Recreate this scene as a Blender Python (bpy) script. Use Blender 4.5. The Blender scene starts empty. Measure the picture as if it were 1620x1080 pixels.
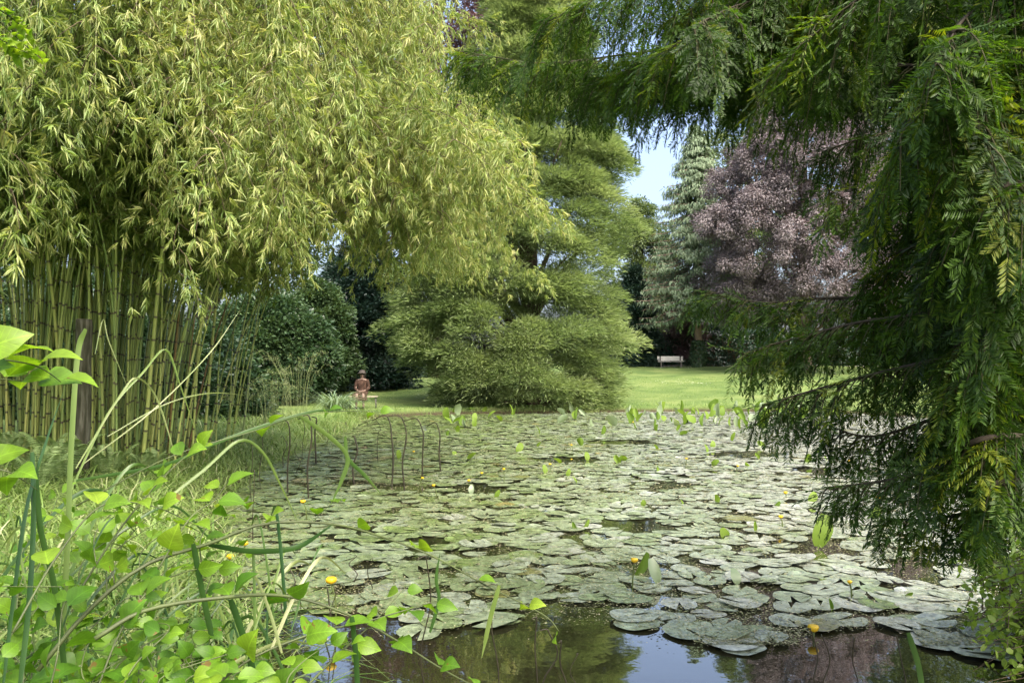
import bpy, bmesh, math, random
import numpy as np

SC = bpy.context.scene
COL = SC.collection
F = 1260.0            # focal length in photo pixels
CAMZ = 1.45
HOR = 590.0           # horizon row in the photo
rng = np.random.default_rng(7)
random.seed(7)

def P(px, py, d):
    return np.array([(px - 810.0) / F * d, d, CAMZ + (HOR - py) / F * d])

def norm(v):
    v = np.asarray(v, float)
    return v / np.maximum(np.linalg.norm(v, axis=-1, keepdims=True), 1e-9)

# ------------------------------------------------------------------ objects
def tag(o, label=None, cat=None, group=None, kind=None):
    if label: o['label'] = label
    if cat: o['category'] = cat
    if group: o['group'] = group
    if kind: o['kind'] = kind
    return o

def empty(name, loc, label=None, cat=None, group=None):
    o = bpy.data.objects.new(name, None)
    o.empty_display_size = 0.2
    COL.objects.link(o)
    o.location = [float(c) for c in loc]
    return tag(o, label, cat, group)

def link(name, me, mat=None, parent=None):
    if mat is not None and not me.materials: me.materials.append(mat)
    o = bpy.data.objects.new(name, me)
    COL.objects.link(o)
    if parent is not None:
        o.parent = parent
        w = np.zeros(3); q = parent
        while q is not None:
            w += np.array(q.location); q = q.parent
        o.location = (-float(w[0]), -float(w[1]), -float(w[2]))     # mesh data is in world space
    return o

def copy_tree(o, parent=None):
    c = o.copy(); COL.objects.link(c)
    if parent is not None: c.parent = parent
    for ch in list(o.children): copy_tree(ch, c)
    return c

def np_mesh(name, verts, faces, tint=None, smooth=False):
    """verts (N,3), faces (M,k) all the same size"""
    verts = np.asarray(verts, np.float32); faces = np.asarray(faces, np.int32)
    me = bpy.data.meshes.new(name)
    M, k = faces.shape
    me.vertices.add(len(verts)); me.vertices.foreach_set('co', verts.ravel())
    me.loops.add(M * k); me.loops.foreach_set('vertex_index', faces.ravel())
    me.polygons.add(M)
    me.polygons.foreach_set('loop_start', np.arange(M, dtype=np.int32) * k)
    try: me.polygons.foreach_set('loop_total', np.full(M, k, np.int32))
    except Exception: pass
    if smooth: me.polygons.foreach_set('use_smooth', np.ones(M, bool))
    me.update(calc_edges=True)
    if tint is not None:
        a = me.attributes.new('tint', 'FLOAT', 'FACE')
        a.data.foreach_set('value', np.asarray(tint, np.float32))
    return me

class MB:
    """collects quads and tris of several shapes into one mesh"""
    def __init__(s): s.v = []; s.f = []; s.t = []; s.n = 0
    def add(s, verts, faces, tint=0.5):
        b = s.n
        s.v += [tuple(map(float, v)) for v in verts]; s.n += len(verts)
        tl = tint if hasattr(tint, '__len__') else [tint] * len(faces)
        for f, t in zip(faces, tl):
            s.f.append(tuple(i + b for i in f)); s.t.append(float(t))
    def tube(s, pts, rad, n=6, tint=0.5, cap=True):
        pts = np.asarray(pts, float); m = len(pts)
        rad = np.full(m, rad) if np.isscalar(rad) else np.asarray(rad, float)
        tan = norm(np.gradient(pts, axis=0))
        ref = np.array([0, 0, 1.0]) if abs(tan[0][2]) < 0.9 else np.array([1.0, 0, 0])
        V = []
        a = norm(np.cross(tan[0], ref))
        for i in range(m):
            a = norm(a - tan[i] * np.dot(a, tan[i])); b = np.cross(tan[i], a)
            for j in range(n):
                th = 2 * math.pi * j / n
                V.append(pts[i] + rad[i] * (a * math.cos(th) + b * math.sin(th)))
        Fc = []; T = []
        tt = tint if hasattr(tint, '__len__') else [tint] * (m - 1)
        for i in range(m - 1):
            for j in range(n):
                Fc.append((i*n + j, i*n + (j+1) % n, (i+1)*n + (j+1) % n, (i+1)*n + j)); T.append(tt[i])
        if cap:
            Fc.append(tuple(range((m-1)*n, m*n))); T.append(tt[-1])
            Fc.append(tuple(range(n-1, -1, -1))); T.append(tt[0])
        s.add(V, Fc, T)
    def box(s, c, size, tint=0.5, rot=0.0):
        c = np.asarray(c, float); h = np.asarray(size, float) / 2
        V = []
        for z in (-1, 1):
            for x, y in ((-1, -1), (1, -1), (1, 1), (-1, 1)):
                p = np.array([x*h[0], y*h[1], z*h[2]])
                if rot: p = np.array([p[0]*math.cos(rot) - p[1]*math.sin(rot), p[0]*math.sin(rot) + p[1]*math.cos(rot), p[2]])
                V.append(c + p)
        s.add(V, [(3,2,1,0),(4,5,6,7),(0,1,5,4),(1,2,6,5),(2,3,7,6),(3,0,4,7)], tint)
    def ribbon(s, pts, width, side=None, tint=0.5, fold=0.25):
        """a grass blade: V-folded strip along pts"""
        pts = np.asarray(pts, float); m = len(pts)
        w = np.asarray(width, float)
        tan = norm(np.gradient(pts, axis=0))
        if side is None: side = norm(np.cross(tan, np.array([0.15, 1.0, 0.1])))
        else: side = norm(np.tile(np.asarray(side, float), (m, 1)) if np.ndim(side) == 1 else side)
        nn = norm(np.cross(side, tan))
        V = []
        for i in range(m):
            V += [pts[i] - side[i]*w[i]/2 + nn[i]*w[i]*fold, pts[i], pts[i] + side[i]*w[i]/2 + nn[i]*w[i]*fold]
        Fc = []
        for i in range(m-1):
            a = 3*i
            Fc += [(a, a+1, a+4, a+3), (a+1, a+2, a+5, a+4)]
        s.add(V, Fc, tint)
    def mesh(s, name, smooth=True):
        me = bpy.data.meshes.new(name)
        me.from_pydata(s.v, [], s.f)
        me.update()
        a = me.attributes.new('tint', 'FLOAT', 'FACE')
        a.data.foreach_set('value', np.asarray(s.t, np.float32))
        if smooth: me.polygons.foreach_set('use_smooth', np.ones(len(s.f), bool))
        return me
    def build(s, name, mat, parent=None, smooth=True):
        return link(name, s.mesh(name, smooth), mat, parent)

def spline(pts, n):
    """Catmull-Rom through pts, n samples"""
    p = np.asarray(pts, float)
    if len(p) == 2: return p[0] + (p[1]-p[0]) * np.linspace(0, 1, n)[:, None]
    q = np.vstack([2*p[0]-p[1], p, 2*p[-1]-p[-2]])
    m = len(p) - 1
    out = []
    for t in np.linspace(0, m, n):
        i = min(int(t), m-1); u = t - i
        a, b, c, d = q[i], q[i+1], q[i+2], q[i+3]
        out.append(0.5*((2*b) + (c-a)*u + (2*a-5*b+4*c-d)*u*u + (3*b-a-3*c+d)*u**3))
    return np.array(out)

# leaf templates: columns along, across, up; faces
T_BLADE = (np.array([[0,0,0],[.38,-.5,.05],[1,0,-.10],[.38,.5,.05]], float), np.array([[0,1,2],[0,2,3]]))
T_NEEDLE = (np.array([[0,-.35,0],[.7,-.5,0],[1,0,0],[.6,.5,0]], float), np.array([[0,1,2,3]]))
T_OVAL = (np.array([[0,0,0],[.25,-.42,.06],[.7,-.42,.04],[1,0,-.06],[.7,.42,.04],[.25,.42,.06]], float),
          np.array([[0,1,2,3],[0,3,4,5]]))
def _ovate():
    ts = [.12,.3,.5,.7,.87]; ws = [.62,1,.98,.68,.3]; ups = [.03,.06,.05,.0,-.08]
    V = [[0,0,0]]
    for t, w, u in zip(ts, ws, ups): V += [[t,-w/2,u+.08*w],[t,0,u],[t,w/2,u+.08*w]]
    V.append([1,0,-.17]); Fc = [[0,1,2],[0,2,3]]
    for i in range(4):
        a = 1+3*i
        Fc += [[a,a+3,a+4],[a,a+4,a+1],[a+1,a+4,a+5],[a+1,a+5,a+2]]
    e = 13; Fc += [[e,16,e+1],[e+1,16,e+2]]
    return np.array(V, float), np.array(Fc)
T_OVATE = _ovate()

def leaves(name, pos, axis, nrm, L, W, tint, tmpl, mat, parent=None, smooth=False):
    tv, tf = tmpl
    pos = np.asarray(pos, float); N = len(pos)
    axis = norm(axis); side = norm(np.cross(nrm, axis)); up = np.cross(axis, side)
    L = np.broadcast_to(np.asarray(L, float), (N,)); W = np.broadcast_to(np.asarray(W, float), (N,))
    V = (pos[:, None, :] + axis[:, None, :]*(tv[None, :, 0:1]*L[:, None, None])
         + side[:, None, :]*(tv[None, :, 1:2]*W[:, None, None]) + up[:, None, :]*(tv[None, :, 2:3]*L[:, None, None]))
    k = len(tv)
    Fc = (tf[None] + (np.arange(N)*k)[:, None, None]).reshape(-1, tf.shape[1])
    T = np.repeat(np.broadcast_to(np.asarray(tint, float), (N,)), len(tf))
    me = np_mesh(name, V.reshape(-1, 3), Fc, T, smooth)
    if k > 12:      # place along and across the blade, for the veins
        for nm, col in (('lu', 0), ('lv', 1)):
            at = me.attributes.new(nm, 'FLOAT', 'POINT'); at.data.foreach_set('value', np.tile(tv[:, col], N).astype(np.float32))
    return link(name, me, mat, parent)

class Leaves:
    def __init__(s): s.a = [[] for _ in range(6)]
    def add(s, pos, axis, nrm, L, W, tint):
        N = len(pos)
        for l, x in zip(s.a, (pos, axis, nrm)): l.append(np.asarray(x, float))
        for l, x in zip(s.a[3:], (L, W, tint)): l.append(np.broadcast_to(np.asarray(x, float), (N,)))
    def build(s, name, tmpl, mat, parent=None, smooth=False):
        c = [np.concatenate(x) for x in s.a]
        return leaves(name, *c, tmpl, mat, parent, smooth)

def runit(n):
    return norm(rng.normal(size=(n, 3)))

# ------------------------------------------------------------------ materials
def new_mat(name):
    m = bpy.data.materials.new(name); m.use_nodes = True
    nt = m.node_tree; nt.nodes.clear()
    out = nt.nodes.new('ShaderNodeOutputMaterial')
    return m, nt, out
def N(nt, kind, **kw):
    n = nt.nodes.new(kind)
    for k, v in kw.items():
        if k.startswith('_'): setattr(n, k[1:], v)
    return n
def ramp(nt, fac, cols, pos=None):
    r = nt.nodes.new('ShaderNodeValToRGB'); e = r.color_ramp.elements
    pos = pos or list(np.linspace(0, 1, len(cols)))
    while len(e) < len(cols): e.new(0.5)
    for i, (c, p) in enumerate(zip(cols, pos)):
        e[i].position = p; e[i].color = (*c, 1)
    nt.links.new(fac, r.inputs[0]); return r.outputs[0]

def mth(nt, op, a, b=None, c=None):
    n = nt.nodes.new('ShaderNodeMath'); n.operation = op
    for i, v in enumerate((a, b, c)):
        if v is None: continue
        if isinstance(v, (int, float)): n.inputs[i].default_value = v
        else: nt.links.new(v, n.inputs[i])
    return n.outputs[0]
def vein_nodes(nt, c, b):
    """midrib, side veins, blotches and a few brown nibbles on a broad leaf"""
    u = nt.nodes.new('ShaderNodeAttribute'); u.attribute_name = 'lu'
    v = nt.nodes.new('ShaderNodeAttribute'); v.attribute_name = 'lv'
    av = mth(nt, 'ABSOLUTE', v.outputs['Fac'])
    ph = mth(nt, 'SUBTRACT', mth(nt, 'MULTIPLY', u.outputs['Fac'], 7.0), mth(nt, 'MULTIPLY', av, 5.0))
    fr = mth(nt, 'ABSOLUTE', mth(nt, 'SUBTRACT', mth(nt, 'FRACT', ph), .5))
    side = mth(nt, 'MULTIPLY', mth(nt, 'LESS_THAN', fr, .07), .55)
    mid = mth(nt, 'LESS_THAN', av, .022)
    ve = mth(nt, 'MAXIMUM', side, mid)
    tc = nt.nodes.new('ShaderNodeTexCoord'); no = nt.nodes.new('ShaderNodeTexNoise')
    no.inputs['Scale'].default_value = 38; no.inputs['Detail'].default_value = 5
    nt.links.new(tc.outputs['Object'], no.inputs['Vector'])
    mr = nt.nodes.new('ShaderNodeMapRange'); mr.inputs[1].default_value = .3; mr.inputs[2].default_value = .7; mr.inputs[3].default_value = .72; mr.inputs[4].default_value = 1.22
    nt.links.new(no.outputs['Fac'], mr.inputs[0])
    hs = nt.nodes.new('ShaderNodeHueSaturation'); nt.links.new(c, hs.inputs['Color']); nt.links.new(mth(nt, 'MULTIPLY', mr.outputs[0], mth(nt, 'MULTIPLY_ADD', ve, .38, 1.0)), hs.inputs['Value'])
    br = mth(nt, 'GREATER_THAN', no.outputs['Fac'], .69)
    mx = nt.nodes.new('ShaderNodeMix'); mx.data_type = 'RGBA'; nt.links.new(br, mx.inputs[0]); nt.links.new(hs.outputs[0], mx.inputs[6]); mx.inputs[7].default_value = (.16,.11,.03,1)
    bp = nt.nodes.new('ShaderNodeBump'); bp.inputs['Strength'].default_value = .5; bp.inputs['Distance'].default_value = .002
    nt.links.new(mth(nt, 'SUBTRACT', no.outputs['Fac'], ve), bp.inputs['Height']); nt.links.new(bp.outputs[0], b.inputs['Normal'])
    return mx.outputs[2]

def leaf_mat(name, cols, trans=0.4, rough=0.45, spec=0.4, warm=(1.25, 1.2, .55), nscale=0.0, namp=0.25, veins=False):
    """leaf: glossy diffuse face plus light passing through; per-leaf colour from the tint attribute"""
    m, nt, out = new_mat(name)
    at = nt.nodes.new('ShaderNodeAttribute'); at.attribute_name = 'tint'
    fac = at.outputs['Fac']
    if nscale:
        tc = nt.nodes.new('ShaderNodeTexCoord'); no = nt.nodes.new('ShaderNodeTexNoise')
        no.inputs['Scale'].default_value = nscale; no.inputs['Detail'].default_value = 3
        nt.links.new(tc.outputs['Object'], no.inputs['Vector'])
        ma = nt.nodes.new('ShaderNodeMath'); ma.operation = 'MULTIPLY_ADD'
        nt.links.new(no.outputs['Fac'], ma.inputs[0]); ma.inputs[1].default_value = namp*4; 
        ad = nt.nodes.new('ShaderNodeMath'); ad.operation = 'ADD'; ad.inputs[1].default_value = -namp*2
        nt.links.new(fac, ad.inputs[0]); nt.links.new(ad.outputs[0], ma.inputs[2]); fac = ma.outputs[0]
    c = ramp(nt, fac, cols)
    b = nt.nodes.new('ShaderNodeBsdfPrincipled')
    if veins: c = vein_nodes(nt, c, b)
    b.inputs['Roughness'].default_value = rough; b.inputs['Specular IOR Level'].default_value = spec
    nt.links.new(c, b.inputs['Base Color'])
    t = nt.nodes.new('ShaderNodeBsdfTranslucent')
    mx = nt.nodes.new('ShaderNodeMix'); mx.data_type = 'RGBA'; mx.blend_type = 'MULTIPLY'; mx.inputs[0].default_value = 1
    nt.links.new(c, mx.inputs[6]); mx.inputs[7].default_value = (*warm, 1)
    nt.links.new(mx.outputs[2], t.inputs['Color'])
    ms = nt.nodes.new('ShaderNodeMixShader'); ms.inputs[0].default_value = trans
    nt.links.new(b.outputs[0], ms.inputs[1]); nt.links.new(t.outputs[0], ms.inputs[2])
    nt.links.new(ms.outputs[0], out.inputs[0])
    return m

def plain_mat(name, cols, rough=0.7, spec=0.3, scale=8.0, use_tint=False, bump=0.0, stretch=(1,1,1), detail=5):
    m, nt, out = new_mat(name)
    tc = nt.nodes.new('ShaderNodeTexCoord'); mp = nt.nodes.new('ShaderNodeMapping')
    mp.inputs['Scale'].default_value = stretch
    nt.links.new(tc.outputs['Object'], mp.inputs['Vector'])
    no = nt.nodes.new('ShaderNodeTexNoise'); no.inputs['Scale'].default_value = scale; no.inputs['Detail'].default_value = detail
    nt.links.new(mp.outputs[0], no.inputs['Vector'])
    fac = no.outputs['Fac']
    if use_tint:
        at = nt.nodes.new('ShaderNodeAttribute'); at.attribute_name = 'tint'
        ma = nt.nodes.new('ShaderNodeMath'); ma.operation = 'MULTIPLY_ADD'
        nt.links.new(fac, ma.inputs[0]); ma.inputs[1].default_value = 0.3
        ad = nt.nodes.new('ShaderNodeMath'); ad.operation = 'ADD'; ad.inputs[1].default_value = -0.15
        nt.links.new(at.outputs['Fac'], ad.inputs[0]); nt.links.new(ad.outputs[0], ma.inputs[2]); fac = ma.outputs[0]
    else:
        mr = nt.nodes.new('ShaderNodeMapRange'); mr.inputs[1].default_value = .3; mr.inputs[2].default_value = .7
        nt.links.new(fac, mr.inputs[0]); fac = mr.outputs[0]
    c = ramp(nt, fac, cols)
    b = nt.nodes.new('ShaderNodeBsdfPrincipled')
    b.inputs['Roughness'].default_value = rough; b.inputs['Specular IOR Level'].default_value = spec
    nt.links.new(c, b.inputs['Base Color'])
    if bump:
        bp = nt.nodes.new('ShaderNodeBump'); bp.inputs['Strength'].default_value = bump; bp.inputs['Distance'].default_value = 0.02
        nt.links.new(no.outputs['Fac'], bp.inputs['Height']); nt.links.new(bp.outputs[0], b.inputs['Normal'])
    nt.links.new(b.outputs[0], out.inputs[0])
    return m

M = {}
M['bark'] = plain_mat('bark', [(.05,.04,.03),(.14,.11,.08)], .9, .2, 14, stretch=(1,1,.25), bump=.6)
M['pale_bark'] = plain_mat('pale_bark', [(.16,.11,.08),(.30,.23,.18)], .9, .2, 10, stretch=(1,1,.25), bump=.5)
M['yew_twig'] = plain_mat('yew_twig', [(.022,.022,.010),(.05,.05,.02)], .8, .2, 20)
M['yew_limb'] = plain_mat('yew_limb', [(.02,.017,.012),(.045,.037,.027)], .9, .15, 16, bump=.5)
M['twig'] = plain_mat('twig', [(.05,.04,.025),(.12,.09,.05)], .8, .3, 20)
M['bamboo_leaf'] = leaf_mat('bamboo_leaf', [(.105,.185,.042),(.175,.255,.060),(.265,.32,.088),(.38,.38,.15)], .42, .42, .5, (1.2,1.2,.6), .8, .16)
M['culm'] = plain_mat('culm', [(.035,.022,.012),(.105,.165,.04),(.19,.24,.06),(.30,.31,.09)], .4, .5, 1.2, use_tint=True)
M['culm_orange'] = plain_mat('culm_orange', [(.05,.03,.012),(.15,.092,.026),(.25,.17,.045)], .45, .5, 3, use_tint=True)
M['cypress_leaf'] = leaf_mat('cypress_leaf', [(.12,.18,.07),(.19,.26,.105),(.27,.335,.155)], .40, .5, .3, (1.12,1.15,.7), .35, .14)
M['beech_leaf'] = leaf_mat('beech_leaf', [(.115,.098,.102),(.170,.152,.157),(.235,.216,.22)], .28, .55, .3, (1.15,.9,.9), .3, .12)
M['dark_beech_leaf'] = leaf_mat('dark_beech_leaf', [(.04,.026,.03),(.09,.06,.065),(.16,.12,.125)], .28, .35, .5, (1.3,.8,.8), .3, .12)
M['shrub_leaf'] = leaf_mat('shrub_leaf', [(.024,.055,.026),(.042,.085,.036),(.08,.13,.055)], .3, .35, .5, (1.2,1.2,.6), .5, .12)
M['dark_leaf'] = leaf_mat('dark_leaf', [(.010,.026,.020),(.020,.045,.032),(.05,.085,.06)], .22, .35, .5, (1.1,1.2,.7), .5, .12)
M['hedge_leaf'] = leaf_mat('hedge_leaf', [(.010,.034,.022),(.022,.058,.032),(.055,.10,.055)], .22, .3, .5, (1.1,1.2,.7), .5, .12)
M['spruce_needle'] = leaf_mat('spruce_needle', [(.11,.165,.095),(.165,.235,.14),(.235,.30,.19)], .25, .6, .2, (1.1,1.15,.8), .4, .10)
M['pale_tree_leaf'] = leaf_mat('pale_tree_leaf', [(.07,.11,.045),(.12,.17,.075),(.19,.24,.12)], .4, .4, .4, (1.2,1.2,.6), .3, .12)
M['yew_needle'] = leaf_mat('yew_needle', [(.012,.030,.006),(.028,.064,.009),(.058,.112,.014),(.16,.19,.018)], .42, .5, .25, (1.3,1.4,.35), 1.6, .10)
M['fresh_leaf'] = leaf_mat('fresh_leaf', [(.055,.14,.009),(.125,.24,.015),(.215,.32,.026)], .5, .42, .4, (1.25,1.25,.5), veins=True)
M['sedge'] = leaf_mat('sedge', [(.014,.048,.010),(.045,.10,.018),(.11,.165,.035),(.24,.26,.13)], .3, .4, .45, (1.2,1.2,.5), 9, .12)
M['grass_blade'] = leaf_mat('grass_blade', [(.070,.140,.028),(.13,.215,.05),(.21,.29,.09),(.38,.40,.23)], .35, .5, .35, (1.2,1.2,.6))
M['reed'] = leaf_mat('reed', [(.012,.010,.006),(.024,.021,.010),(.055,.05,.018)], .1, .5, .4)
M['fern'] = leaf_mat('fern', [(.11,.19,.06),(.18,.27,.10),(.25,.34,.14)], .4, .5, .35)
M['blue_grass'] = leaf_mat('blue_grass', [(.10,.17,.09),(.17,.25,.14),(.26,.33,.2)], .3, .45, .4)
SUN_E, SUN_ANG, SKY_S, EXPO = 0.6, 60.0, .15, 2.08
# ------------------------------------------------------------------ pond outline and ground
SHORE = spline([(-.95,3.0),(-1.3,3.9),(-2.15,5.9),(-3.1,8.2),(-3.6,10.5),(-4.0,14),(-4.15,17),(-4.3,21),(-4.7,24.5),(-3.6,27),(-1.2,28.2),(1.5,28.6),
                (4,29.4),(8,30.0),(11.5,29),(13.5,25),(12.5,17),(9,10.5),(6,7.6),(3.6,5.2),(2.75,4.2),(2.3,3.2),(1.2,2.3),(0,2.1),(-.95,3.0)], 160)[:-1]

def shore_dist(x, y):
    """signed distance to the shore line, positive on land"""
    x = np.asarray(x, float).ravel(); y = np.asarray(y, float).ravel()
    out = np.empty(len(x))
    A = SHORE; B = np.roll(SHORE, -1, 0); D = B - A; L2 = (D**2).sum(1)
    for i0 in range(0, len(x), 20000):
        q = np.stack([x[i0:i0+20000], y[i0:i0+20000]], 1)
        R = q[:, None] - A[None]
        t = np.clip((R*D).sum(2)/L2, 0, 1)
        d = np.sqrt(((R - t[..., None]*D)**2).sum(2)).min(1)
        c = ((A[None, :, 1] > q[:, None, 1]) != (B[None, :, 1] > q[:, None, 1]))
        xi = A[None, :, 0] + (q[:, None, 1]-A[None, :, 1])/np.where(D[:, 1] == 0, 1e-9, D[:, 1])*D[None, :, 0]
        inside = (c & (q[:, None, 0] < xi)).sum(1) % 2 == 1
        out[i0:i0+20000] = np.where(inside, -d, d)
    return out

def sst(a, b, x):
    t = np.clip((x-a)/(b-a), 0, 1); return t*t*(3-2*t)

def gz(x, y):
    x = np.asarray(x, float); y = np.asarray(y, float)
    sd = shore_dist(x, y).reshape(x.shape)
    z = np.where(sd > 0, .22*sst(-.05, .55, sd), -.7*sst(0, 1.2, -sd))
    z = z + np.where(sd > 0, 1, 0)*(.062*np.clip(y-30, 0, 28) + .012*np.clip(y-58, 0, 60))
    z = z + .30*sst(.8, 3.2, sd)*sst(-2.2, -4.2, x)*sst(22, 15, y)*sst(3, 7, y)
    z = z + np.where(sd > .3, 1, 0)*(.03*np.sin(x*1.3+y*.7)+.03*np.sin(x*.45-y*.9+1))*sst(.3, 1.5, sd)
    return z
def gz1(x, y): return float(gz(np.array([x]), np.array([y]))[0])

def axis_grid(c, near, far, n):
    t = np.linspace(-1, 1, n)
    k = 3.2
    return c + far*np.sinh(t*k)/np.sinh(k)
gx = axis_grid(0, 10, 420, 300); gy = axis_grid(14, 20, 420, 330)
GX, GY = np.meshgrid(gx, gy)
GZ = gz(GX, GY)
nx, ny = len(gx), len(gy)
idx = np.arange(nx*ny).reshape(ny, nx)
fc = np.stack([idx[:-1,:-1], idx[:-1,1:], idx[1:,1:], idx[1:,:-1]], -1).reshape(-1, 4)

m, nt, out = new_mat('lawn')
tc = nt.nodes.new('ShaderNodeTexCoord')
n1 = nt.nodes.new('ShaderNodeTexNoise'); n1.inputs['Scale'].default_value = .55; n1.inputs['Detail'].default_value = 6
n2 = nt.nodes.new('ShaderNodeTexNoise'); n2.inputs['Scale'].default_value = 14; n2.inputs['Detail'].default_value = 8; n2.inputs['Roughness'].default_value = .75
for n_ in (n1, n2): nt.links.new(tc.outputs['Object'], n_.inputs['Vector'])
ad = nt.nodes.new('ShaderNodeMath'); ad.operation = 'MULTIPLY_ADD'; ad.inputs[1].default_value = .55
nt.links.new(n1.outputs['Fac'], ad.inputs[0]); 
m2 = nt.nodes.new('ShaderNodeMath'); m2.operation = 'MULTIPLY'; m2.inputs[1].default_value = .45
nt.links.new(n2.outputs['Fac'], m2.inputs[0]); nt.links.new(m2.outputs[0], ad.inputs[2])
c = ramp(nt, ad.outputs[0], [(.040,.072,.020),(.080,.128,.033),(.125,.172,.050),(.19,.215,.085)], [.34,.46,.56,.72])
# bare mud at and below the water line
sx = nt.nodes.new('ShaderNodeSeparateXYZ'); nt.links.new(tc.outputs['Object'], sx.inputs[0])
mr = nt.nodes.new('ShaderNodeMapRange'); mr.inputs[1].default_value = .05; mr.inputs[2].default_value = .16
nt.links.new(sx.outputs['Z'], mr.inputs[0])
mx = nt.nodes.new('ShaderNodeMix'); mx.data_type = 'RGBA'
nt.links.new(mr.outputs[0], mx.inputs[0]); mx.inputs[6].default_value = (.045,.036,.02,1); nt.links.new(c, mx.inputs[7])
b = nt.nodes.new('ShaderNodeBsdfPrincipled'); b.inputs['Roughness'].default_value = .9; b.inputs['Specular IOR Level'].default_value = .15
nt.links.new(mx.outputs[2], b.inputs['Base Color'])
bp = nt.nodes.new('ShaderNodeBump'); bp.inputs['Strength'].default_value = .8; bp.inputs['Distance'].default_value = .04
nt.links.new(n2.outputs['Fac'], bp.inputs['Height']); nt.links.new(bp.outputs[0], b.inputs['Normal'])
nt.links.new(b.outputs[0], out.inputs[0]); M['lawn'] = m
ground = link('lawn', np_mesh('lawn', np.stack([GX, GY, GZ], -1).reshape(-1, 3), fc, None, True), M['lawn'])
tag(ground, kind='structure')

# pale gravel path beyond the lawn
M['gravel'] = plain_mat('gravel', [(.22,.20,.17),(.36,.34,.30)], .9, .2, 30)
px_ = np.linspace(-14, 40, 110); V = []
for xx in px_:
    yc = 58.6 + .6*math.sin(xx*.11)
    for k in range(4):
        yy = yc - .55 + 1.1*k/3; V.append((xx, yy, gz1(xx, yy)+.03))
fcs = []
for i in range(len(px_)-1):
    for k in range(3): a = 4*i+k; fcs.append((a, a+4, a+5, a+1))
tag(link('path', np_mesh('path', V, fcs, None, True), M['gravel']), kind='structure')

# water
m, nt, out = new_mat('pond_water')
b = nt.nodes.new('ShaderNodeBsdfPrincipled')
b.inputs['Base Color'].default_value = (.016,.016,.007,1); b.inputs['Roughness'].default_value = .02
b.inputs['IOR'].default_value = 1.33; b.inputs['Specular IOR Level'].default_value = 1.0
b.inputs['Coat Weight'].default_value = 1.0; b.inputs['Coat Roughness'].default_value = .02; b.inputs['Coat IOR'].default_value = 1.5
tc = nt.nodes.new('ShaderNodeTexCoord')
no = nt.nodes.new('ShaderNodeTexNoise'); no.inputs['Scale'].default_value = 5; no.inputs['Detail'].default_value = 3
nt.links.new(tc.outputs['Object'], no.inputs['Vector'])
bp = nt.nodes.new('ShaderNodeBump'); bp.inputs['Strength'].default_value = .05; bp.inputs['Distance'].default_value = .02
nt.links.new(no.outputs['Fac'], bp.inputs['Height'])
nt.links.new(bp.outputs[0], b.inputs['Normal']); nt.links.new(bp.outputs[0], b.inputs['Coat Normal'])
nt.links.new(b.outputs[0], out.inputs[0]); M['water'] = m
wx = np.linspace(-6.5, 15, 50); wy = np.linspace(1.0, 32, 70)
WX, WY = np.meshgrid(wx, wy); ii = np.arange(WX.size).reshape(WX.shape)
wf = np.stack([ii[:-1,:-1], ii[:-1,1:], ii[1:,1:], ii[1:,:-1]], -1).reshape(-1, 4)
tag(link('pond_water', np_mesh('pond_water', np.stack([WX, WY, WX*0], -1).reshape(-1, 3), wf), M['water']), kind='structure')

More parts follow.
